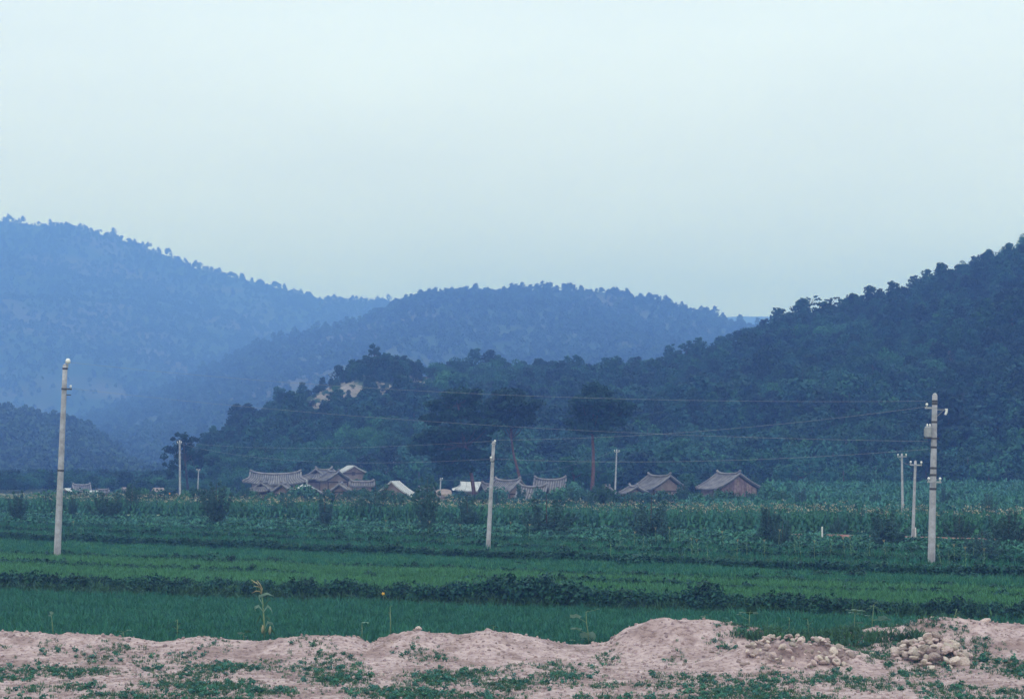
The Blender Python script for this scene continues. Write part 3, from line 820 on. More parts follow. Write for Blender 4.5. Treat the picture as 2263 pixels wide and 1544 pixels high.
build_house("tiled_house", "tiled house with diagonal tile rows and a sagging ridge, left of the straight pine", 230, (1216, 1062), -8, 3.8, 4.2, 1.7, 1.7, sag=.32)
build_house("hut", "small open-ended hut just left of the pole beside the red-trunked pine", 226, (1343, 1079), 100, 2.0, 1.8, .7, 1.2, sag=.1, cat="hut")
build_house("tiled_house", "tiled farmhouse with a worn wavy roof, left of the planked barn", 236, (1457, 1054), 116, 5.4, 5.2, 1.55, 1.5, sag=.22)
build_house("planked_barn", "large tiled barn with a gable of upright brown planks, rightmost building", 232, (1610, 1049), 113, 5.6, 6.0, 1.7, 1.3, sag=.18, planks=True, cat="barn")
build_house("hut", "low tiled lean-to at the left foot of the wavy-roofed farmhouse", 228, (1400, 1077), 108, 2.6, 2.8, .7, 1.2, sag=.1, cat="hut")
build_house("shed", "low long tiled shed with a level roof, right of the narrow gabled hut", 236, (800, 1066), 4, 3.0, 2.0, .45, 1.6, style="tile", sag=.05, cat="shed")
build_house("tiled_house", "dark tiled roof mostly buried in leaves between the white roof and the middle pole", 236, (1092, 1072), 16, 3.2, 3.2, .9, 1.5, sag=.2)
build_house("hut", "grey tiled hut half buried in shrubs left of the thatched shed", 230, (942, 1082), 40, 2.2, 2.2, .6, 1.1, sag=.1, cat="hut")
# extra roofs of the left village
build_house("hut", "small whitish hut immediately right of the tall left pole", 300, (149, 1078), 60, 1.4, 1.8, .5, .8, style="tin", sag=0, cat="hut")
build_house("tiled_house", "grey roofed house at left behind the long white wall", 310, (180, 1073), 20, 2.8, 3.0, 1.0, 1.0, sag=.15)
build_house("white_walled_shed", "long low shed with a bright white wall in the left village", 285, (200, 1083), 2, 2.2, 1.6, .15, .8, style="tin", wall='white', sag=0, cat="shed")
build_house("hut", "grey hut touching the right end of the white walled shed", 288, (226, 1083), 14, 1.9, 1.8, .35, .7, sag=0, cat="hut")
build_house("hut", "reddish gabled hut right of the white walled shed", 290, (274, 1076), 82, 1.8, 2.0, .7, 1.0, style="thatch", sag=0, cat="hut")
build_house("hut", "low reddish roof half hidden by shrubs below the round-topped tree", 280, (350, 1077), 30, 1.6, 1.8, .5, .9, style="thatch", sag=0, cat="hut")

# ================================================================== POLES
def pole(label, D, base, top, w0, w1, arms=(), bands=(), transformer=False, cap=False, extra=None):
    b = px(*base, D); tp = px(*top, D)
    h = (tp - b).length
    d = tp - b
    ang = math.atan2(d.x, d.z)
    t = thing("utility_pole", label, "utility pole", b, (0, ang, 0))
    s = MB(); n = 9
    s.tube([(0, 0, -1.0)] + [(0, 0, h * k / n) for k in range(n + 1)], [w0] + [w0 + (w1 - w0) * k / n for k in range(n + 1)], 14)
    s.tube([(0, 0, h), (0, 0, h + w1 * .5), (0, 0, h + w1 * .8)], [w1 * .98, w1 * .75, w1 * .3], 14)
    obj("shaft", s.mesh("shaft", M['concrete'], True), t)
    for f in bands:
        r0 = w0 + (w1 - w0) * f
        m = MB(); m.tube([(0, 0, h * f - .05), (0, 0, h * f + .05)], r0 * 1.1, 14)
        obj("band", m.mesh("band", M['dark'], False), t)
    for (f, l, r_, ins) in arms:
        z = h * f
        m = MB(); m.box(-l, r_, -w0 * 1.3 - .08, -w0 * 1.3, z - .04, z + .04)
        a = obj("crossarm", m.mesh("crossarm", M['dark'] if h > 8 else M['metal']), t)
        for xx in ins:
            i = MB()
            i.tube([(xx, -w0 * 1.3 - .04, z + .02), (xx, -w0 * 1.3 - .04, z + .1), (xx, -w0 * 1.3 - .04, z + .12), (xx, -w0 * 1.3 - .04, z + .18), (xx, -w0 * 1.3 - .04, z + .22)], [.02, .02, .06, .06, .03], 8)
            obj("insulator", i.mesh("insulator", M['ceramic'], True), a)
    return t, h

steel = pole("thick pale concrete pole with a white insulator on top, far left of the fields", 104, (126, 1236), (144, 808), .195, .132, bands=(.985, .88, .46), arms=((.88, .05, .48, (.42,)),))
t, h = steel
m = MB(); m.tube([(.14, 0, h - .1), (.14, 0, h + .12), (.14, 0, h + .14), (.14, 0, h + .32), (.14, 0, h + .40)], [.03, .03, .14, .13, .06], 10)
obj("insulator", m.mesh("insulator", M['ceramic'], True), t)
m = MB(); m.box(.05, .38, -.03, .03, h * .85 - .02, h * .85 + .03)
obj("step_bracket", m.mesh("step_bracket", M['dark']), t)

t, h = pole("thick concrete pole carrying a grey transformer box, tallest pole at right", 88, (2058, 1256), (2066, 873), .18, .12,
            bands=(.965, .845, .70, .58, .54, .46, .95), arms=((.925, .5, .05, (-.42,)), (.49 + .01, .32, .32, (-.26, .26))))
D = 88
k = D / F
m = MB(); z0, z1 = (1256 - 966) * k, (1256 - 942) * k
m.tube([(-.27, -.05, z0), (-.27, -.05, z0 + .03), (-.27, -.05, z1 - .04), (-.27, -.05, z1)], [.16, .18, .18, .14], 12)
for a in range(8):
    c_, s_ = math.cos(a * .785) * .20, math.sin(a * .785) * .20
    m.box(-.27 + c_ - .012, -.27 + c_ + .012, -.05 + s_ - .012, -.05 + s_ + .012, z0 + .06, z1 - .1)
tf = obj("transformer", m.mesh("transformer", M['metal']), t)
for dx in (-.06, .06):
    m = MB(); m.tube([(-.27 + dx, -.05, z1), (-.27 + dx, -.05, z1 + .06), (-.27 + dx, -.05, z1 + .12)], [.03, .045, .02], 8)
    obj("bushing", m.mesh("bushing", M['ceramic'], True), tf)
m = MB(); m.box(-.45, .2, -.16, .12, z0 - .07, z0 - .02)
obj("transformer_shelf", m.mesh("transformer_shelf", M['dark']), t)
m = MB(); zz = (1256 - 905) * k
m.tube([(.12, 0, zz), (.56, 0, zz + .02)], .018, 6); m.tube([(.12, 0, zz - .3), (.44, 0, zz)], .014, 6)
br = obj("switch_bracket", m.mesh("switch_bracket", M['metal']), t)
m = MB(); m.box(.48, .60, -.06, .06, zz + .0, zz + .06); m.tube([(.56, 0, zz), (.54, 0, zz - .12), (.50, 0, zz - .22)], [.055, .06, .05], 8)
obj("fuse_switch", m.mesh("fuse_switch", M['ceramic']), br)

pole("slender leaning concrete pole in the middle of the fields", 103.5, (1078, 1222), (1091, 977), .13, .085, bands=(.83,), arms=((.985, .12, .12, (.07,)), (.835, .13, .05, (-.1,))))
pole("white concrete pole in front of the round-topped tree", 205, (398, 1112), (397, 973), .13, .09, arms=((.955, .22, .26, (-.2, .22)),))
pole("short thin pole right of the round-topped tree, partly hidden by crops", 270, (437, 1082), (439, 1037), .09, .07, arms=((.95, .25, .25, (-.2, .2)),))
pole("short white pole in front of the long tiled house and the white sheet roof", 224, (678, 1094), (678, 1060), .09, .07, arms=((.9, .15, .15, ()),))
pole("short white pole beside the thatched shed in the village centre", 216, (972, 1106), (974, 1056), .09, .07, arms=((.93, .15, .22, (.18,)),))
pole("slim white pole just right of the red-trunked pine", 222, (1359, 1096), (1363, 993), .11, .075, arms=((.95, .3, .3, (-.26, .26)),))
pole("thin pole standing farther back, left of the pair at the right", 150, (1995, 1142), (1993, 1003), .11, .075, arms=((.96, .38, .34, (-.34, .3)),))
pole("thin leaning pole nearer the camera, right of the pair at the right", 108, (2017, 1196), (2023, 1019), .10, .07, arms=((.955, .34, .34, (-.3, .3)),))

# ---- wires
def wire(label, p0, p1, sag, r=.0065, n=28):
    b = MB()
    pts = []
    for i in range(n + 1):
        f = i / n
        p = p0.lerp(p1, f); p = p.copy(); p.z -= sag * 4 * f * (1 - f)
        pts.append(p)
    b.tube(pts, r, 4)
    obj("power_line", b.mesh("power_line", M['wire'], True), None, label=label, category="power line")
wire("topmost wire from the far left pole to the top of the transformer pole", px(150, 800, 104), px(2048, 886, 87.7), .65)
wire("second wire from the far left pole to the transformer pole, below the topmost", px(157, 858, 104), px(2052, 975, 87.7), .55)
wire("wire rising from the middle leaning pole to the upper part of the transformer pole", px(1093, 972, 103.5), px(2050, 898, 87.7), .35)
wire("wire rising from the middle leaning pole to just under the transformer box", px(1083, 1013, 103.5), px(2052, 992, 87.7), .35)
wire("upper wire from the middle leaning pole back to the pole by the round tree", px(1090, 974, 103.5), px(402, 977, 205), .5)
wire("lower wire from the middle leaning pole back to the pole by the round tree", px(1084, 1014, 103.5), px(393, 979, 205), .9, r=.0065)
wire("wire between the two thin poles at the right, left strand", px(2012, 1026, 108), px(1983, 1008, 150), .15, r=.0065)
wire("wire running from the pole near the red-trunked pine toward the village pole", px(1356, 998, 222), px(975, 1060, 216), 1.0, r=.0065)
# white stakes on the path
for (sx, sy0, sy1, lab) in [(1817, 1184, 1163, "short white stake beside the red path"), (2023, 1180, 1165, "tiny pale stake beside the base of the nearer thin pole")]:
    Dd = 108
    a = px(sx, sy0 + 4, Dd); b = px(sx, sy1, Dd)
    m = MB(); m.tube([(0, 0, -.2), (0, 0, (b - a).length - .04), (0, 0, (b - a).length)], [.05, .045, .02], 6)
    o = obj("stake", m.mesh("stake", M['white']), None, a, label=lab, category="stake")

# ================================================================== RED PATH (narrow strip at right)
b = []
pc = np.linspace(16.5, 40, 60)
V = []
for i, X0 in enumerate(pc):
    cc = 126.5 + .5 * fbm(X0 / 3, 0, 2)
    for dc in (-.9, -.45, .45, .9):
        c_ = cc + dc
        V.append((X0, float(Yof(c_, X0)), float(gz(c_)) + (.05 if abs(dc) > .6 else .38) + .06 * float(fbm(X0, dc, 2))))
obj("path", newmesh("path", V, grid_faces(60, 4), M['path']), kind="structure")

# ================================================================== CROPS
def blades(name, mat, n, h, spread, w, seed, bend=.5):
    r = np.random.default_rng(seed)
    V = []; Fs = []
    for i in range(n):
        a = r.random() * 6.28; b = r.normal(0, spread, 2); hh = h * (.65 + .5 * r.random()); ln = bend * hh * r.random()
        dx, dy = math.cos(a) * ln, math.sin(a) * ln; px_, py_ = -math.sin(a) * w / 2, math.cos(a) * w / 2
        o = len(V)
        V += [(b[0] - px_, b[1] - py_, 0), (b[0] + px_, b[1] + py_, 0), (b[0] + dx * .35 + px_, b[1] + dy * .35 + py_, hh * .7), (b[0] + dx * .35 - px_, b[1] + dy * .35 - py_, hh * .7),
              (b[0] + dx, b[1] + dy, hh * (1 - .15 * bend))]
        Fs += [(o, o + 1, o + 2, o + 3), (o + 3, o + 2, o + 4)]
    return newmesh(name, V, Fs, mat)
rice = [blades("rice_tuft", M['rice'], 18, .48, .10, .022, s) for s in range(3)]
rice_d = [blades("rice_tuft_deep", M['rice_dark'], 18, .48, .10, .022, 5 + s) for s in range(3)]
grass = [blades("grass_tuft", M['weed'], 14, .32, .10, .03, 11 + s, bend=.9) for s in range(3)]

def field_pts(c0, c1, spacing, seed, margin=1.05, jit=.5, side=11.0):
    """jittered points between two terrace lines, only where the photograph can see, plus a margin at both sides"""
    r = np.random.default_rng(seed)
    ccs = np.arange(c0, c1, spacing); out = []
    xs_ = np.arange(-85, 62, spacing)
    C_, X_ = np.meshgrid(ccs, xs_, indexing='ij')
    C_ = C_ + (r.random(C_.shape) - .5) * spacing * 2 * jit; X_ = X_ + (r.random(X_.shape) - .5) * spacing * 2 * jit
    Y_ = Yof(C_, X_)
    k = np.abs(X_) < .268 * Y_ * margin + side
    k &= (C_ > c0) & (C_ < c1)
    return C_[k], X_[k], Y_[k]

def field(name, label, cat, protos, c0, c1, spacing, seed, s0=.8, s1=1.2, lean=.12, off=-.02, dens=None, hvar=.25):
    C_, X_, Y_ = field_pts(c0, c1, spacing, seed)
    if dens is not None:
        k = dens(C_, X_, Y_); C_, X_, Y_ = C_[k], X_[k], Y_[k]
    wob = 1.2 * fbm(X_ / 9, C_ / 30, 3)
    Z_ = gz(C_ + wob * .6) + off
    n = len(C_)
    r = np.random.default_rng(seed + 1)
    s = (s0 + (s1 - s0) * r.random(n)) * (1 + hvar * fbm(X_ / 3, C_ / 3, 3) * 2)
    return scatter(name, label, cat, protos, np.stack([X_, Y_, Z_], -1), np.stack([r.normal(0, lean, n), r.normal(0, lean, n), r.random(n) * 6.28], -1), np.stack([s, s, s * (.9 + .2 * r.random(n))], -1), r.integers(0, len(protos), n))

beh = lambda C, X, Y: Y > 59.5
field("rice_paddy_nearest", "deep green rice paddy directly behind the soil bank", "rice", rice_d, 44, 74.3, .25, 31, dens=beh)
field("rice_paddy_bright", "bright yellow-green rice paddy behind the bean bushes", "rice", rice, 76.3, 83.3, .23, 32, s0=.85, s1=1.15)
field("rice_paddy_second", "rice paddy one low step above the bright paddy", "rice", rice, 83.6, 88.5, .24, 33, s0=.85, s1=1.15)
field("rice_paddy_third", "widest green rice paddy below the weedy terrace bank", "rice", rice_d + rice[:1], 88.7, 98.4, .25, 34, s0=.85, s1=1.15)
field("terrace_grass", "weedy grass on the terrace banks and strips", "grass", grass + [rice_d[0]], 98.5, 109, .25, 35, s0=.7, s1=1.3)
field("bank_grass", "tangled weeds on the bank under the bean bushes", "weeds", grass, 74.2, 75.9, .16, 36, s0=.8, s1=1.5, lean=.4)

def bush_mesh(name, mat, w, h, n_cl, per, leaf, seed, up=.4, extra=None, stem=True):
    r = np.random.default_rng(seed)
    cs_ = []; rs_ = []
    for _ in range(n_cl):
        a = r.random() * 6.28; q = r.random() ** .5 * w * .36
        cs_.append((math.cos(a) * q, math.sin(a) * q, h * (.3 + .5 * r.random() * (1 - q / w))))
        s_ = w * (.16 + .12 * r.random()); rs_.append((s_, s_, min(s_, h * .35)))
    V, Fq = leafcloud(cs_, rs_, per, leaf, up=up, seed=seed, inner=.3)
    return newmesh(name, V, Fq, mat)
soy_m = [bush_mesh("soy_plant", M['soy'], .7, .5, 4, 14, .085, 60 + k, up=.6) for k in range(4)]
bean_m = [bush_mesh("bean_bush", M['bean'], 1.15, .72, 9, 40, .06, 70 + k) for k in range(4)]
field("soy_field", "rows of leafy soy plants below the flowering tobacco", "soy plants", soy_m, 109.4, 130, .42, 37, s0=.75, s1=1.25, off=-.05, dens=lambda C, X, Y: (np.floor(C / 4.2) % 1 == 0) & ((C % 5.3 > .9) | (X < -8)) & ~((np.abs(C - 126.5) < 1.5) & (X > 18)))
field("soy_strip", "low soy plants along the weedy terrace edges", "soy plants", soy_m, 98.9, 109, .55, 38, s0=.5, s1=.95, off=-.05, dens=lambda C, X, Y: (fbm(X / 4, C / 2, 3) > .0) | (C % 5.2 < .9))

dark_b = [bush_mesh("bank_bean", M['bean'], .55, .42, 5, 22, .06, 320 + k) for k in range(3)]
BANKS = [(83.25, 83.75, .9), (88.35, 88.9, .9), (98.3, 99.3, 1.25), (103.7, 104.5, 1.2), (108.7, 109.7, 1.3), (114.2, 115.2, 1.2), (120.6, 121.2, 1.1), (129.6, 131.2, 1.0)]
def bank_dens(C, X, Y):
    k = np.zeros(C.shape, bool)
    for a, b, w in BANKS: k |= (C > a) & (C < b)
    return k & (fbm(X / 5 + C * 3.7, C / 4, 3) > -.16)
field("bank_beans", "low dark beans and weeds along the terrace banks", "bean plants", dark_b, 83, 131.4, .2, 40, s0=.7, s1=1.3, dens=bank_dens, hvar=.5)
# bean bushes along the first bank: each one its own
r = np.random.default_rng(81)
Xb = -31.0
cnt = 0
while Xb < 26.5:
    g = fbm(Xb / 3.1, .7, 3)
    c_ = 75.4 + r.normal() * .22
    Yb = float(Yof(c_, Xb)); s = .68 + 2.6 * max(0, float(g)) + .35 * r.random()
    if abs(Xb) < .268 * Yb * 1.04 + 4:
        o = obj("bean_bush", bean_m[cnt % 4], None, (Xb, Yb, float(gz(c_)) - .08), (r.normal() * .08, r.normal() * .08, r.random() * 6.28), (s, s, s * (1.0 + .35 * r.random())),
                label="leafy bean bush in the bank row " + landmark(CX + Xb / Yb * F), category="bean bush", group="bean bushes of the bank row " + landmark(CX + Xb / Yb * F))
        cnt += 1
    Xb += .19 + .12 * r.random()
# larger dark clumps seen in the paddies and on the banks
for (bx, by, D_, s, lab) in [(1405, 1262, 92, 1.5, "wide dark weedy clump in the paddy right of centre"), (1735, 1278, 84, .9, "small dark clump on the paddy edge at right, left one"), (1818, 1280, 83.5, .95, "small dark clump on the paddy edge, second from left"),
                       (1890, 1284, 83, 1.0, "small dark clump on the paddy edge right of the other two"), (2120, 1292, 82, 1.2, "dark low clump on the paddy edge near the right border"), (470, 1222, 101, .9, "low dark clump in the third paddy at left"), (548, 1222, 101, .55, "tiny dark clump in the third paddy, right of the low dark clump"),
                       (630, 1224, 100, .7, "low dark clump in the third paddy below the village middle"), (1000, 1238, 98, .7, "low dark clump in the third paddy left of the middle pole"), (1150, 1252, 94, .7, "pale tufted clump in the paddy right of the middle pole"),
                       (1215, 1252, 94, .6, "dark reedy clump in the paddy below the rising wire")]:
    p = px(bx, by, D_)
    p.z = ground_z(p.x, p.y) + .02
    obj("weed_clump", bean_m[int(bx) % 4], None, p, (0, 0, bx), (s * 1.5, s, s * .95), label=lab, category="weeds")
# the thickest bushes of the bean row
for (bx, s) in [(100, 1.2), (160, 1.0), (380, 1.1), (560, 1.0), (740, 1.25), (1000, 1.1), (1150, 1.55), (1265, 1.45), (1560, 1.0), (1720, 1.35), (1745, 1.1), (1800, 1.15), (1860, 1.2)]:
    X0 = (bx - CX) / F * 75; 
    for _ in range(8): X0 = (bx - CX) / F * float(Yof(75.2, X0))
    obj("large_bean_bush", bean_m[int(bx) % 4], None, (X0, float(Yof(75.2, X0)), float(gz(75.2)) - .05), (0, 0, bx), (s, s, s * 1.0),
        label=("broad" if s > 1.3 else "small" if s < 1.12 else "medium") + " rounded bean bush bulging above the bank row " + landmark(bx), category="bean bush")

# tobacco
def tobacco_mesh(name, seed, flower=True):
    r = np.random.default_rng(seed); V = []; Fs = []; mi = []
    def quad(a, b, c, d, m):
        o = len(V); V.extend([a, b, c, d]); Fs.append((o, o + 1, o + 2, o + 3)); mi.append(m)
    b = MB(); b.tube([(0, 0, 0), (.02, 0, .9), (0, .02, 1.6)], [.03, .025, .012], 4, cap=False)
    for v in b.v: V.append(v)
    for f in b.f: Fs.append(f); mi.append(0)
    for k in range(15):
        z = .15 + 1.25 * k / 15; a = k * 2.4 + r.random() * .5; L_ = (.52 - .022 * k) * (.8 + .4 * r.random()); w = L_ * .3
        ca, sa = math.cos(a), math.sin(a); droop = .18 + .25 * r.random()
        m = 1 if (k < 4 and r.random() < .5) else 0
        p0 = (0, 0, z); p1 = (ca * L_ * .5 - sa * w, sa * L_ * .5 + ca * w, z + .08); p2 = (ca * L_, sa * L_, z - droop); p3 = (ca * L_ * .5 + sa * w, sa * L_ * .5 - ca * w, z + .08)
        quad(p0, p1, p2, p3, m)
    if flower:
        for _ in range(6):
            d = r.normal(size=3) * np.array([.09, .09, .06]) + np.array([0, 0, 1.66]); s = .038
            e = r.normal(size=3); e /= np.linalg.norm(e); f = np.cross(e, [.3, .5, .8]); f /= np.linalg.norm(f)
            quad(d - e * s, d + f * s, d + e * s, d - f * s, 2)
    return newmesh(name, V, Fs, [M['tob'], M['tob_pale'], M['flower']], False, mi)
tob = [tobacco_mesh("tobacco_plant", 90 + k, flower=(k in (0, 2))) for k in range(5)]
r = np.random.default_rng(95)
Xt = -52.0; cnt = 0
rows_t = []
for rowi, cc in enumerate([131.6, 132.1]):
    Xt = -46 + rowi * .2
    while Xt < 34:
        c_ = cc + r.normal() * .1; Yb = float(Yof(c_, Xt))
        if -.268 * Yb * 1.02 < Xt < .16 * Yb:
            s = .95 + .2 * r.random()
            obj("tobacco_plant", tob[cnt % 5], None, (Xt, Yb, float(gz(c_)) - .03), (r.normal() * .05, r.normal() * .05, r.random() * 6.28), s,
                label=("front row" if rowi == 0 else "second row") + " tobacco plant with broad leaves " + landmark(CX + Xt / Yb * F), category="tobacco plant", group="tobacco plants, " + ("front row " if rowi == 0 else "second row ") + landmark(CX + Xt / Yb * F)); cnt += 1
        Xt += .46 + .06 * r.random()
print("tobacco", cnt)
def tdens(C, X, Y): return (C > 132.5) | (np.abs(X) > .268 * Y)
field("tobacco_field", "pale-flowered tobacco crop stretching behind its front rows", "tobacco plants", tob, 131.4, 150, .62, 39, s0=.9, s1=1.15, dens=tdens, off=-.03, hvar=.1)
# greener crops rising behind at right, in front of the hill foot
def back_crop(name, label, u0, u1, D0, D1, h, spacing, protos, s0, s1, seed, zl):
    r = np.random.default_rng(seed)
    nX = int((u1 - u0) / F * (D0 + D1) / 2 / spacing); nY = int((D1 - D0) / spacing)
    u = u0 + (u1 - u0) * r.random(nX * nY); d = D0 + (D1 - D0) * r.random(nX * nY)
    P_ = np.stack([(u - CX) / F * d, d, 1.55 + zl * (d - D0)], -1); n = len(P_)
    s = s0 + (s1 - s0) * r.random(n)
    scatter(name, label, "crops", protos, P_, np.stack([r.normal(0, .1, n), r.normal(0, .1, n), r.random(n) * 6.28], -1), np.stack([s, s, s * h], -1), r.integers(0, len(protos), n))
back_crop("valley_trees", "dim bluish trees and bushes on the flat valley floor beyond the left huts", -250, 430, 318, 520, 1.0, 3.1, broads + pines[:2], .5, 1.0, 104, .0)
back_crop("bean_field_far", "pale green crop field at the foot of the right hill", 1690, 2600, 196, 235, 1.6, .9, soy_m, 1.5, 2.3, 101, .035)
back_crop("bean_field_mid", "darker crop field beyond the thin poles at right", 1500, 2700, 160, 186, 1.5, .8, soy_m, 1.3, 2.0, 102, .01)
back_crop("village_undergrowth", "undergrowth and garden crops in front of the village roofs", -500, 1750, 188, 206, 1.3, .7, soy_m, .9, 1.5, 103, .0)

# ================================================================== SAPLINGS AND SHRUBS
def sapling_mesh(kind, seed):
    """several stems splaying up from the foot, with loose feathery sprays"""
    r = np.random.default_rng(seed); cs_ = []; rs_ = []
    b = MB(); b.tube([(0, 0, -.2), (.03, .02, 1.2), (0, 0, 2.7)], [.05, .035, .012], 6)
    ns_ = 15 if kind == 0 else 11
    for k in range(ns_):
        a = k * 2.4 + r.normal() * .3; out = (.35 + 1.05 * r.random()) * (1 if kind == 0 else .7)
        top = 1.35 + 1.35 * (1 - out / 1.35) ** .8 + r.normal() * .22
        p0 = np.array([0, 0, .1 + .5 * r.random()]); p1 = np.array([math.cos(a) * out * .75, math.sin(a) * out * .75, top * .5]); p2 = np.array([math.cos(a) * out, math.sin(a) * out, top])
        b.tube([tuple(p0), tuple(p1), tuple(p2)], [.02, .013, .005], 3, cap=False)
        for q in range(7):
            t_ = .18 + .82 * q / 6
            p = p0 * (1 - t_) ** 2 + 2 * p1 * t_ * (1 - t_) + p2 * t_ ** 2
            w = .30 * (1 - .55 * t_) * (.7 + .6 * r.random())
            cs_.append(tuple(p)); rs_.append((w, w, w * 1.25))
    for q in range(22 if kind == 0 else 14):
        a = r.random() * 6.28; w = r.random() ** .5 * (.95 if kind == 0 else .6)
        cs_.append((math.cos(a) * w, math.sin(a) * w, .35 + 1.3 * r.random() * (1.1 - w * .5))); rs_.append((.26, .26, .24))
    V, Fq = leafcloud(cs_, rs_, 34, .072, up=.1, seed=seed, inner=.05, aspect=.7)
    return b.mesh("sapling_stems", M['bark']), newmesh("sapling_foliage", V, Fq, M['sapling'])
saps = [sapling_mesh(k % 2, 110 + k) for k in range(5)]
SAP = [ # px of foot, row of foot, row of top, width factor, label
 (236, 1143, 1080, 1.3, "wide dark sapling at left below the white walled shed"), (292, 1140, 1068, .9, "upright sapling right of the wide one at far left"), (330, 1130, 1082, .7, "smaller sapling between the far left saplings and the white pole"),
 (478, 1158, 1066, 1.15, "broad dark sapling right of the round tree, largest at left"), (445, 1140, 1092, .7, "low sapling hugging the left side of the broad dark one"),
 (632, 1148, 1078, .75, "narrow sapling in front of the white roofed shed"), (718, 1162, 1096, 1.1, "rounded sapling in the tobacco below the barn"), (830, 1152, 1062, 1.1, "tall loose sapling left of the mud-walled farmhouse"),
 (945, 1172, 1056, .85, "tall narrow sapling beside the short pole in the village centre"), (1032, 1160, 1092, 1.0, "rounded sapling left of the middle leaning pole"), (1207, 1180, 1090, 1.35, "large round sapling right of the middle pole"),
 (1150, 1120, 1068, .9, "sapling hiding the foot of the slanting pine"), (1440, 1186, 1096, 1.3, "large round sapling below the wavy tiled roof"), (1512, 1120, 1058, .8, "slim sapling between the two rightmost tiled roofs"),
 (1612, 1165, 1110, .5, "thin sapling in the tobacco below the planked barn"), (1640, 1172, 1132, .9, "low rounded sapling right of the thin tobacco sapling"), (1700, 1196, 1118, 1.2, "broad sapling left of the white stake"),
 (1730, 1200, 1145, .9, "smaller sapling touching the right side of the broad one near the stake"), (1772, 1128, 1078, .9, "dark pointed sapling left of the right fields"), (1822, 1166, 1108, .8, "sapling directly above the white stake"), (1852, 1180, 1135, .8, "low sapling right of the white stake"),
 (1806, 1124, 1084, .6, "little sapling between the pointed one and the thin poles"), (1895, 1176, 1120, 1.0, "dark bushy sapling left of the thin pair of poles"), (1935, 1130, 1084, .9, "sapling farther back, left of the thin pair of poles"), (1958, 1200, 1125, 1.25, "broad dark sapling at the foot of the thin pair of poles"),
 (2120, 1190, 1130, 1.1, "sapling right of the transformer pole by the red path"), (2088, 1130, 1075, .8, "dark sapling behind the transformer pole"), (2170, 1230, 1168, 1.2, "broad sapling near the right border"), (2185, 1150, 1090, 1.0, "upright sapling at the right border higher up"),
 (1575, 1128, 1088, .8, "sapling in front of the planked barn, left part"), (1655, 1120, 1080, .9, "sapling in front of the planked barn, right part"), (540, 1120, 1066, .8, "sapling in front of the left end of the long tiled roof"),
 (2230, 1200, 1120, 1.1, "sapling past the right border pole side"), (40, 1150, 1085, 1.1, "sapling left of the thick far left pole"), (108, 1135, 1090, .8, "shaded sapling just behind the thick far left pole")]
SAP += [(572, 1126, 1080, .9, "small sapling below the left half of the long roof"), (668, 1122, 1082, .8, "small sapling below the short white pole"), (768, 1124, 1078, .9, "sapling just right of the narrow gabled hut"), (792, 1150, 1098, .8, "low sapling between the rounded one and the tall loose one"),
 (884, 1148, 1088, 1.0, "sapling in front of the mud-walled farmhouse"), (1100, 1126, 1078, 1.0, "sapling immediately right of the middle leaning pole"), (1262, 1124, 1074, 1.0, "sapling below the diagonal-tiled house at its right end"), (1300, 1130, 1084, .9, "sapling at the foot of the red-trunked pine"),
 (1345, 1142, 1098, .9, "low sapling below the slim white pole"), (1396, 1132, 1086, .9, "sapling just left of the large round one below the wavy roof"), (1484, 1142, 1096, .9, "sapling just right of the large round one below the wavy roof"), (1548, 1150, 1108, .8, "low sapling in the tobacco left of the planked barn"), (385, 1132, 1086, .9, "sapling immediately left of the pole by the round tree"), (160, 1138, 1096, .9, "low sapling immediately right of the thick far left pole")]
def ray_ground(u, rw, canopy=0.0):
    lo = None
    for D_ in np.arange(58, 260, .5):
        p = px(u, rw, D_)
        if p.z <= ground_z(p.x, p.y) + canopy: return D_
    return 200
for i, (u, rb, rt, wf, lab) in enumerate(SAP):
    D_ = ray_ground(u, rb, .3)
    D_ = min(D_, 192)
    p = px(u, rb, D_); h = (rb - rt) / F * D_ + (p.z - ground_z(p.x, p.y)); p.z = ground_z(p.x, p.y)
    s = h / 2.75
    sw = s * wf * (1.0 if wf > 1 else 1.0)
    t = thing("sapling", lab, "young tree", p, (0, 0, i * 1.3), (sw, sw, s))
    st, fo = saps[i % 5]
    obj("stem", st, t); obj("foliage", fo, t)

# shrubs hiding the house walls: greener, each its own
shr = [bush_mesh("shrub_foliage", M['shrub'], 2.6, 2.3, 16, 70, .15, 130 + k, up=.35) for k in range(4)]
shr_st = trunk_mesh("shrub_stem", [(0, 0, -.2), (.05, 0, .6), (0, .1, 1.5)], [.07, .05, .02], M['bark'], 5)
r = np.random.default_rng(140)
SHR = [(150, 1092, "left of"), (215, 1078, ""), (250, 1090, ""), (310, 1076, ""), (330, 1090, ""), (375, 1082, ""), (420, 1076, ""), (455, 1084, ""), (500, 1070, ""), (520, 1088, ""), (560, 1082, ""), (600, 1084, ""), (645, 1088, ""), (665, 1064, ""), (700, 1084, ""), (725, 1090, ""), (775, 1080, ""),
       (800, 1072, ""), (815, 1084, ""), (850, 1088, ""), (885, 1084, ""), (935, 1078, ""), (955, 1086, ""), (1000, 1088, ""), (1020, 1080, ""), (1045, 1088, ""), (1072, 1080, ""), (1095, 1084, ""), (1130, 1096, ""), (1165, 1098, ""), (1215, 1088, ""), (1255, 1074, ""), (1270, 1058, ""), (1290, 1078, ""), (1325, 1072, ""),
       (1345, 1096, ""), (1385, 1092, ""), (1410, 1082, ""), (1430, 1088, ""), (1465, 1090, ""), (1500, 1080, ""), (1530, 1090, ""), (1560, 1092, ""), (1600, 1090, ""), (1640, 1092, ""), (1680, 1082, ""), (1700, 1066, ""), (1725, 1076, "")]
for k in range(52):
    SHR.append((60 + 1700 * (k + r.random()) / 52, 1071 + 20 * r.random(), ""))
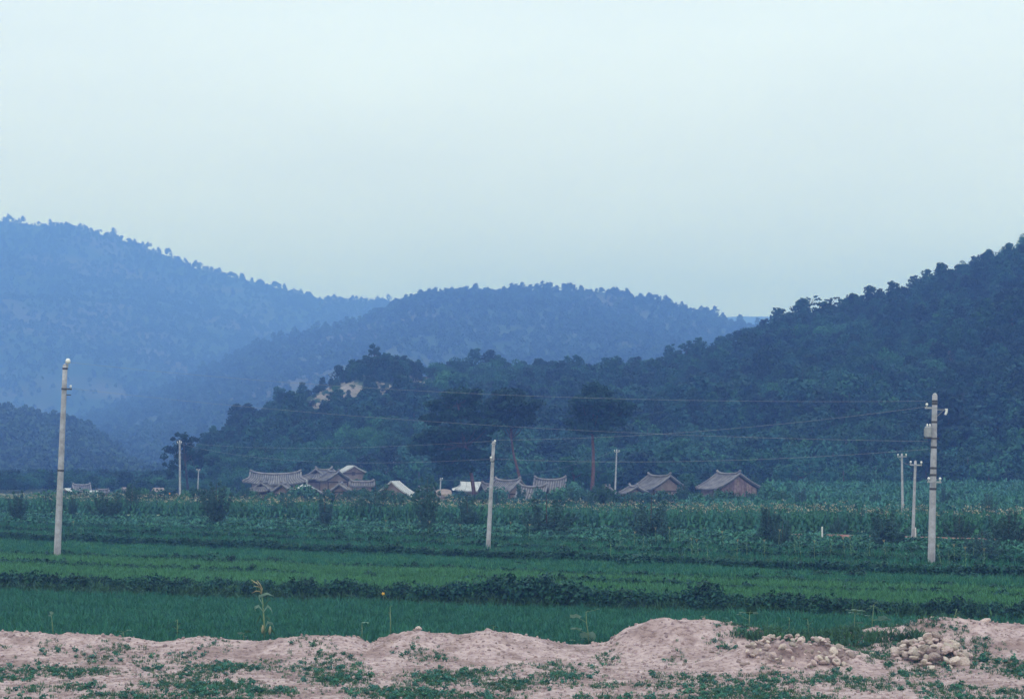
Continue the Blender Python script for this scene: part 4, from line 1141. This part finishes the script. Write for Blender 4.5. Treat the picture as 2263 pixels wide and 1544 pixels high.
zones = [(340, "leafy shrub among the huts of the left village"), (540, "green shrub between the round tree and the long tiled house"), (790, "green shrub hiding the walls below the brown barn"), (1010, "green shrub around the mud-walled farmhouse and thatched shed"),
         (1300, "green shrub around the tiled roofs under the tall pines"), (1520, "green shrub below the wavy tiled farmhouse roof"), (3000, "green shrub in front of and beside the planked barn")]
for i, (u, rt, _) in enumerate(SHR):
    D_ = (206 if i < 48 else 190) + 12 * r.random()
    p = px(u, rt, D_); h = p.z - 1.55; p.z = 1.5
    s = max(.45, h / 2.2); w = s * (.75 + .35 * r.random())
    zl = [z[1] for z in zones if u < z[0]][0]
    t = thing("shrub", zl, "shrub", p, (0, 0, i * 2.1), (w, w, s), group="shrubs: " + zl)
    obj("stem", shr_st, t); obj("foliage", shr[i % 4], t)

# ================================================================== CORN
def corn_parts(seed, h=1.7, tassel=True):
    r = np.random.default_rng(seed)
    b = MB(); b.tube([(0, 0, -.1), (.01, 0, h * .5), (0, .01, h)], [.022, .018, .008], 5)
    lf = MB()
    for k in range(8):
        z = h * (.15 + .1 * k); a = (k % 2) * math.pi + r.normal() * .5; L_ = .55 * (.75 + .4 * r.random()); w = .045
        ca, sa = math.cos(a), math.sin(a); pts = [(0, 0), (.35, .22), (.7, .16), (1, -.18 - .25 * r.random())]
        V = []
        for (f, zz) in pts:
            ww = w * (1 - f * .85)
            V += [(ca * L_ * f - sa * ww, sa * L_ * f + ca * ww, z + zz * L_), (ca * L_ * f + sa * ww, sa * L_ * f - ca * ww, z + zz * L_ - .01)]
        lf.add(V, [(0, 2, 3, 1), (2, 4, 5, 3), (4, 6, 7, 5)])
    tb = MB()
    for k in range(7):
        a = k * .9; l = .28
        tb.tube([(0, 0, h - .02), (math.cos(a) * l * .25, math.sin(a) * l * .25, h + l * .6), (math.cos(a) * l * .5, math.sin(a) * l * .5, h + l * .75)], .012, 3, cap=False)
    return b.mesh("corn_stalk", M['stalk']), lf.mesh("corn_leaves", M['corn']), tb.mesh("corn_tassel", M['straw'])
corns = [corn_parts(150 + k) for k in range(3)]
r = np.random.default_rng(155)
CORN = [(165, 1185, 1150), (180, 1190, 1160), (1168, 1200, 1166), (1128, 1190, 1160), (1348, 1235, 1206), (1370, 1212, 1180), (1400, 1216, 1192), (1420, 1222, 1194), (1450, 1205, 1170), (1480, 1210, 1178), (1500, 1208, 1175), (1530, 1232, 1195), (1545, 1236, 1200), (1565, 1240, 1208),
        (1600, 1215, 1182), (1628, 1236, 1200), (1650, 1238, 1205), (1690, 1238, 1205), (1720, 1215, 1180), (1755, 1236, 1190), (1770, 1236, 1188), (1800, 1240, 1195), (1835, 1240, 1200), (1868, 1235, 1190), (1882, 1240, 1196), (1920, 1240, 1202), (1960, 1242, 1206),
        (2080, 1252, 1205), (2100, 1256, 1210), (2110, 1250, 1200), (2135, 1258, 1212), (2150, 1250, 1200), (2175, 1262, 1215), (945, 1190, 1164), (905, 1188, 1160), (850, 1184, 1158), (630, 1168, 1140), (525, 1158, 1132), (1018, 1196, 1168)]
for i, (u, rb, rt) in enumerate(CORN):
    D_ = ray_ground(u, rb, .15)
    p = px(u, rb, D_); g = ground_z(p.x, p.y); h = (rb - rt) / F * D_ + p.z - g; p.z = g
    s = max(.6, h / 1.95)
    st, lf, ts = corns[i % 3]
    side = "left of the middle leaning pole" if u < 1078 else "between the middle and right poles" if u < 2000 else "right of the transformer pole"
    lab = "thin maize plant on the terraces " + side
    t = thing("corn_plant", lab, "maize plant", p, (r.normal() * .06, r.normal() * .06, i * 1.9), s, group=lab.replace("thin maize plant", "maize plants"))
    obj("stalk", st, t); obj("leaves", lf, t)
    if i % 3 != 1: obj("tassel", ts, t)

# the single corn plant by the bank, with drooping leaves and a dry tassel
D_ = 61
o = px(585, 1412, D_)
t = thing("corn_plant", "tall single maize plant with pale drooping leaves and bent yellow tassel behind the soil bank", "maize plant", o)
def P2(a, b, dy=0.): v_ = px(a, b, D_) - o; v_.y += dy; return v_
m = MB(); m.tube([P2(586, 1440), P2(584, 1380), P2(581, 1335), P2(578, 1310)], [.035, .03, .022, .015], 7)
obj("stalk", m.mesh("stalk", M['stalk'], True), t)
def blade_leaf(pts, w, mat, name="leaf", par=t):
    m = MB(); V = []
    n_ = len(pts)
    for i, p in enumerate(pts):
        f = i / (n_ - 1); ww = w * math.sin(math.pi * min(.97, .12 + .85 * f)) ; ww = max(ww, .004)
        V += [p + Vector((0, -ww * .5, ww * .9)), p + Vector((0, ww * .5, -ww * .9)), p + Vector((.004, -.01, 0))]
    Fs = []
    for i in range(n_ - 1):
        a = 3 * i; Fs += [(a, a + 3, a + 5, a + 2), (a + 2, a + 5, a + 4, a + 1)]
    m.add(V, Fs)
    return obj(name, m.mesh(name, mat, True), par)
for pts, mt in [([(581, 1335), (572, 1318, ), (590, 1311), (606, 1316)], 'pale_leaf'), ([(581, 1350), (572, 1338), (563, 1342), (566, 1352)], 'pale_leaf'), ([(582, 1352), (592, 1338), (600, 1345), (604, 1358)], 'pale_leaf'),
                ([(583, 1375), (575, 1360), (568, 1375), (566, 1392)], 'corn'), ([(583, 1378), (588, 1362), (596, 1368), (600, 1382)], 'corn'), ([(584, 1392), (592, 1374), (602, 1378), (608, 1392)], 'pale_leaf'), ([(584, 1395), (578, 1380), (574, 1392), (572, 1406)], 'corn'),
                ([(585, 1400), (596, 1386), (606, 1398), (612, 1410)], 'corn'), ([(580, 1345), (590, 1330), (597, 1322), (600, 1330)], 'corn')]:
    blade_leaf([P2(a, b, random.uniform(-.1, .1)) for a, b in pts], .055, M[mt])
for (a, b) in [(580, 1390), (596, 1392)]:
    q = P2(a, b, -.06); m = MB(); m.tube([q + Vector((0, 0, -.13)), q + Vector((.01, 0, -.04)), q + Vector((.02, 0, .08)), q + Vector((.02, 0, .15))], [.02, .045, .04, .008], 7)
    obj("cob", m.mesh("cob", M['straw'], True), t)
m = MB()
for pts in [[(578, 1312), (577, 1300), (570, 1290), (555, 1280)], [(578, 1312), (578, 1302), (572, 1296), (560, 1294)], [(578, 1312), (574, 1306), (566, 1305), (556, 1310)], [(578, 1310), (576, 1298), (566, 1286), (558, 1287)], [(578, 1312), (579, 1300), (575, 1290), (568, 1282)]]:
    m.tube([P2(a, b, random.uniform(-.05, .05)) for a, b in pts], [.016, .018, .02, .01], 4)
obj("tassel", m.mesh("tassel", M['straw'], True), t)

# broad-leaved weeds and sunflower-like plants behind the bank
def weed_plant(label, D_, foot, stem_pts, leaves, cat="weed plant", name="broadleaf_weed", mat='pale_leaf'):
    o = px(*foot, D_)
    t = thing(name, label, cat, o)
    V3 = lambda a, b, dy=0.: (px(a, b, D_) - o) + Vector((0, dy, 0))
    m = MB(); m.tube([V3(*foot)] + [V3(*p) for p in stem_pts], [.022] + [.016] * (len(stem_pts) - 1) + [.008], 5)
    sx_, sy_ = stem_pts[-1]
    for (a, b, hw, tilt) in leaves:
        near = min([foot] + list(stem_pts), key=lambda q: abs(q[1] - b - 6))
        m.tube([V3(*near), V3(a, b + 1)], [.008, .005], 4, cap=False)
    obj("stem", m.mesh("stem", M['stalk'], True), t)
    for (a, b, hw, tilt) in leaves:
        q = hw / F * D_; c_ = V3(a, b, random.uniform(-.15, .15)); lm = MB()
        ring = []
        for k in range(10):
            th = 2 * math.pi * k / 10; rr = q * (.85 + .15 * math.cos(2 * th)) * (1 if k != 5 else .7)
            x = rr * math.cos(th); y = rr * .8 * math.sin(th)
            ring.append(c_ + Vector((x, y, -abs(x) * .12 - y * math.tan(tilt) - .15 * q * (k % 2))))
        lm.add([c_ + Vector((0, 0, .04 * q))] + ring, [(0, 1 + k, 1 + (k + 1) % 10) for k in range(10)])
        obj("leaf", lm.mesh("leaf", M[mat] if random.random() < .75 else M['weed'], False), t)
    return t
weed_plant("tall weed with big pale flat leaves standing alone before the paddy, right of centre", 60, (1302, 1428), [(1300, 1400), (1296, 1375), (1295, 1352)],
           [(1270, 1358, 15, .5), (1272, 1387, 15, .3), (1290, 1402, 12, .8), (1306, 1404, 12, 1.0), (1286, 1412, 10, .5), (1300, 1347, 5, .4), (1322, 1344, 4, .4), (1264, 1412, 8, .2)])
weed_plant("weed with one large raised pale leaf, left of the grassy gap in the bank", 60, (1655, 1395), [(1656, 1370), (1657, 1352)], [(1660, 1346, 14, .9), (1640, 1352, 9, .3), (1632, 1356, 7, .3), (1668, 1352, 7, .6)])
weed_plant("low weed on the big mound top with small whitish leaves", 58, (1558, 1375), [(1558, 1360)], [(1552, 1360, 6, .5), (1562, 1356, 5, .5)])
weed_plant("slender yellow-flowered weed in the grassy gap of the bank", 59, (1742, 1408), [(1744, 1380), (1745, 1364)], [(1732, 1363, 7, .4), (1745, 1370, 7, .3), (1738, 1378, 6, .3), (1754, 1394, 5, .5)], mat='tob')
weed_plant("slender pale weed, second from left in the grassy gap", 59, (1788, 1408), [(1786, 1384), (1785, 1368)], [(1780, 1366, 7, .3), (1793, 1372, 6, .3), (1782, 1380, 6, .3), (1800, 1388, 4, .3)], mat='tob')
weed_plant("tall weed with tiers of flat pale leaves, left one of the tallest pair at right", 60, (1888, 1408), [(1888, 1375), (1890, 1348)], [(1886, 1345, 10, .2), (1901, 1347, 11, .3), (1880, 1352, 8, .2), (1896, 1354, 8, .3), (1900, 1374, 9, .4), (1886, 1386, 8, .7), (1872, 1346, 6, .2)])
weed_plant("tallest weed with stacked whitish leaves, right one of the tallest pair", 60, (1926, 1400), [(1928, 1370), (1931, 1335)], [(1928, 1338, 8, .3), (1940, 1342, 9, .3), (1922, 1344, 9, .2), (1936, 1330, 6, .4), (1948, 1363, 13, .7), (1960, 1366, 9, .4), (1942, 1384, 9, .4), (1915, 1358, 8, .3)])
weed_plant("small weed with two pale leaves near the left border", 60, (118, 1405), [(114, 1362)], [(116, 1352, 5, .9), (112, 1358, 4, .7)])
weed_plant("low pale-leaved weed at left behind the bank", 60, (275, 1412), [(272, 1396)], [(262, 1392, 8, .2), (284, 1391, 7, .2), (270, 1398, 5, .2)])
weed_plant("low weed with a bright arching leaf left of the single maize plant", 60, (538, 1418), [(538, 1400)], [(532, 1397, 9, .5), (546, 1394, 8, .6), (540, 1404, 6, .4)])
weed_plant("bushy dark weed in the paddy left of the maize plant", 61, (392, 1418), [(392, 1390), (392, 1368)], [(386, 1372, 6, .3), (398, 1376, 7, .3), (384, 1384, 8, .3), (400, 1388, 7, .3), (392, 1396, 9, .3)], mat='bean')
weed_plant("thin weed with a flat pale top leaf left of the peaked soil mound", 60, (800, 1420), [(800, 1395), (800, 1376)], [(806, 1374, 10, .1), (796, 1392, 5, .3)])
weed_plant("thin tall grass stem weed left of the peaked soil mound", 60, (863, 1408), [(863, 1370), (862, 1340)], [(866, 1338, 3, .2), (860, 1352, 3, .3)], mat='stalk')
weed_plant("small feathery weed poking above the double-topped mound", 59, (1090, 1402), [(1090, 1382)], [(1086, 1380, 6, .3), (1096, 1384, 6, .3), (1088, 1390, 5, .3)], mat='tob')
weed_plant("tangled broad-leaved weed at the right end of the bank", 59, (2105, 1378), [(2110, 1360), (2115, 1345)], [(2112, 1346, 6, .5), (2122, 1350, 6, .5), (2104, 1356, 7, .4), (2098, 1364, 6, .4), (2128, 1362, 6, .4)], mat='tob')
weed_plant("low weed creeping over the right soil heap", 58, (2062, 1392), [(2062, 1380)], [(2055, 1380, 9, .3), (2072, 1384, 9, .3), (2064, 1376, 7, .4)], mat='tob')

# bright blossoms
for (u, rw, D_, mt, lab, q) in [(703, 1181, 122, 'orange', "orange blossom on a stalk below the narrow hut", .075), (375, 1090, 150, 'orange', "orange blossom left of the white pole by the round tree", .08), (847, 1311, 76, 'yellow', "yellow blossom among the bean bushes left of centre", .075), (2109, 1241, 93, 'orange', "orange blossom right of the transformer pole foot", .06)]:
    p = px(u, rw, D_); g = max(p.z - 1.3, ground_z(p.x, p.y))
    t = thing("flower", lab, "flower", (p.x, p.y, g))
    m = MB(); m.tube([(0, 0, 0), (.02, 0, p.z - g)], [.012, .008], 4); obj("stem", m.mesh("stem", M['stalk']), t)
    m = MB(); ring = []
    for k in range(10):
        th = k * math.pi / 5; rr = q * (1 if k % 2 else .55); ring.append((rr * math.cos(th), -.03 - .02 * (k % 2), p.z - g + rr * math.sin(th)))
    m.add([(0, -.06, p.z - g)] + ring, [(0, 1 + (k + 1) % 10, 1 + k) for k in range(10)])
    obj("petals", m.mesh("petals", M[mt]), t)

# ================================================================== STONES, CLODS, WEEDS ON THE BANK
def stone_mesh(name, seed, mat):
    import bmesh
    r = np.random.default_rng(seed)
    bm_ = bmesh.new(); bmesh.ops.create_icosphere(bm_, subdivisions=2, radius=1)
    a = r.normal(size=(5, 3)); a /= np.linalg.norm(a, axis=1)[:, None]
    for v_ in bm_.verts:
        d = np.array(v_.co)
        s = 1.0
        for q in a: s -= .55 * max(0, d @ q - .55)
        s += .08 * r.normal() * .5
        v_.co = Vector(d * s)
        v_.co.z *= .62; v_.co.x *= 1.2
    me = bpy.data.meshes.new(name); bm_.to_mesh(me); bm_.free(); me.materials.append(mat)
    return me
stones = [stone_mesh("stone", 160 + k, M['stone']) for k in range(6)]
clods = [stone_mesh("clod", 170 + k, M['clod']) for k in range(4)]
def pile(label, u0, u1, Dc, n, s0, s1, peak, seed, halfd=1.0):
    r = np.random.default_rng(seed)
    uc = (u0 + u1) / 2
    o = px(uc, 1445, Dc); o.z = float(soil_z(o.x, Dc))
    t = thing("stone_pile", label, "stone pile", o)
    hw = (u1 - u0) / 2 / F * Dc
    for k in range(n):
        x = r.uniform(-1, 1); y = r.uniform(-1, 1)
        if x * x + y * y > 1: x *= .6; y *= .6
        hgt = peak * max(0, 1 - (x * x + y * y)) * r.uniform(.75, 1.0)
        X = o.x + x * hw; Y = Dc + y * halfd
        z = float(soil_z(X, Y)) + hgt
        s = s0 + (s1 - s0) * r.random() ** 2
        obj("stone", stones[k % 6], t, (X - o.x, Y - o.y, z - o.z), (r.normal() * .5, r.normal() * .5, r.random() * 6.28), s)
    return t
pile("heap of rounded pale stones at the right front of the bank", 1972, 2140, 53.5, 170, .07, .20, .62, 181, 1.3)
pile("low spread of smaller stones on the front bank left of the stone heap", 1625, 1905, 52.8, 130, .05, .13, .30, 182, 1.0)
for (u, rw, Dd, s, lab) in [(1352 + 575, 1426, 54, .1, "single pale stone on the grass left of the stone heap"), (1935, 1430, 54.2, .07, "smaller pale stone beside the single stone on the grass"), (2178, 1378, 57, .16, "rounded pale stone on the bank crest at the right border"), (926, 1393, 56.8, .12, "pale lump on the peak of the small mound left of centre")]:
    p = px(u, rw, Dd); p.z = float(soil_z(p.x, p.y)) + .04
    obj("stone", stones[int(u) % 6], None, p, (.2, .1, u), s, label=lab, category="stone")
r = np.random.default_rng(190)
n = 14000
X_ = r.uniform(-19, 19, n); Y_ = r.uniform(44, 58.6, n); Z_ = soil_z(X_, Y_)
s = .015 + .065 * r.random(n) ** 3
scatter("soil_clods", "loose clods and pebbles strewn over the soil bank", "clods", clods + clods[:2], np.stack([X_, Y_, Z_], -1), r.random((n, 3)) * 6.28, np.stack([s, s, s], -1), r.integers(0, 6, n))
# grass and weeds rooted in the soil, in loose patches
PATCH = [(250, 1432, 55.5, 1.0), (215, 1446, 54.5, .8), (410, 1442, 54.5, .9), (300, 1440, 54.5, .6), (740, 1442, 54.5, 1.0), (690, 1420, 56, .4), (470, 1424, 56, .6), (925, 1438, 54.8, .7), (960, 1446, 54.3, .5), (1340, 1436, 55, .5), (1345, 1440, 54.5, .4), (1600, 1425, 55, .5), (1650, 1410, 56.5, .9), (1690, 1412, 56.5, 1.1),
         (1740, 1416, 56.8, 1.3), (1790, 1418, 56.8, 1.3), (1840, 1418, 56.5, 1.1), (1880, 1432, 55.3, 1.1), (1910, 1424, 55.5, 1.2), (1950, 1418, 55.5, 1.0), (1990, 1412, 55.6, .9), (1905, 1444, 54.0, .9), (1940, 1446, 54, .8), (2060, 1388, 57, .8), (2010, 1392, 56.8, .6),
         (2140, 1420, 55, .8), (2170, 1412, 55.3, .7), (1640, 1392, 57.3, .8), (1615, 1388, 57.3, .5), (2160, 1446, 53.5, .7), (2090, 1410, 56, .5), (100, 1440, 55, .5), (-50, 1450, 55, .6), (600, 1450, 54, .4), (1500, 1440, 54, .3)]
for k in range(120):
    PATCH.append((r.uniform(-150, 2400), 1475, r.uniform(45, 53.2), r.uniform(.4, 1.6)))
PX, PY = [], []
for (u, rw, Dd, s) in PATCH:
    c0 = px(u, rw, Dd); k = int(90 * s)
    PX += list(c0.x + r.normal(0, .42 * s ** .5, k)); PY += list(np.clip(Dd + r.normal(0, .5, k), 20, 59))
k = 1500; PX += list(r.uniform(-20, 20, k)); PY += list(r.uniform(57.6, 60.3, k))
PX, PY = np.array(PX), np.array(PY); n = len(PX)
s = .12 + .28 * r.random(n)
zz = np.maximum(soil_z(PX, PY), .2)
scatter("bank_weeds", "patches of grass and weeds growing on the soil bank", "weeds", grass + [soy_m[0]], np.stack([PX, PY, zz - .02], -1), np.stack([r.normal(0, .2, n), r.normal(0, .2, n), r.random(n) * 6.28], -1), np.stack([s, s, s], -1), np.where(r.random(n) < .10, 3, r.integers(0, 3, n)))

n = 1500
uu = np.where(r.random(n) < .7, r.normal(1790, 95, n), r.normal(2040, 60, n)); PY2 = r.uniform(55.6, 59.3, n); PX2 = (uu - CX) / F * PY2
zz = np.maximum(soil_z(PX2, PY2), .2)
k = zz < 1.05; PX2, PY2, zz = PX2[k], PY2[k], zz[k]; n = len(PX2); s = .35 + .6 * r.random(n)
scatter("gap_grass", "taller tangled grass filling the gap in the soil bank", "grass", grass, np.stack([PX2, PY2, zz - .03], -1), np.stack([r.normal(0, .25, n), r.normal(0, .25, n), r.random(n) * 6.28], -1), np.stack([s, s, s * (.8 + .6 * r.random(n))], -1), r.integers(0, 3, n))

# ================================================================== HAZE
hb = MB(); hb.box(-2100, 2100, -40, 3280, -2.6, 318)
hm = bpy.data.materials.new("haze_air"); hm.use_nodes = True
hm.node_tree.nodes.clear()
ho = hm.node_tree.nodes.new("ShaderNodeOutputMaterial"); hv = hm.node_tree.nodes.new("ShaderNodeVolumePrincipled")
hv.inputs['Color'].default_value = (.20, .38, 1.0, 1)
hv.inputs['Absorption Color'].default_value = (.32, .47, 1, 1)
hv.inputs['Density'].default_value = .00086
hv.inputs['Anisotropy'].default_value = .2
hm.node_tree.links.new(hv.outputs[0], ho.inputs['Volume'])
obj("haze", hb.mesh("haze", hm), kind="stuff")
print("instances", sum(len(o.data.vertices) for o in bpy.data.objects if o.modifiers)); print("objects", len(bpy.data.objects))
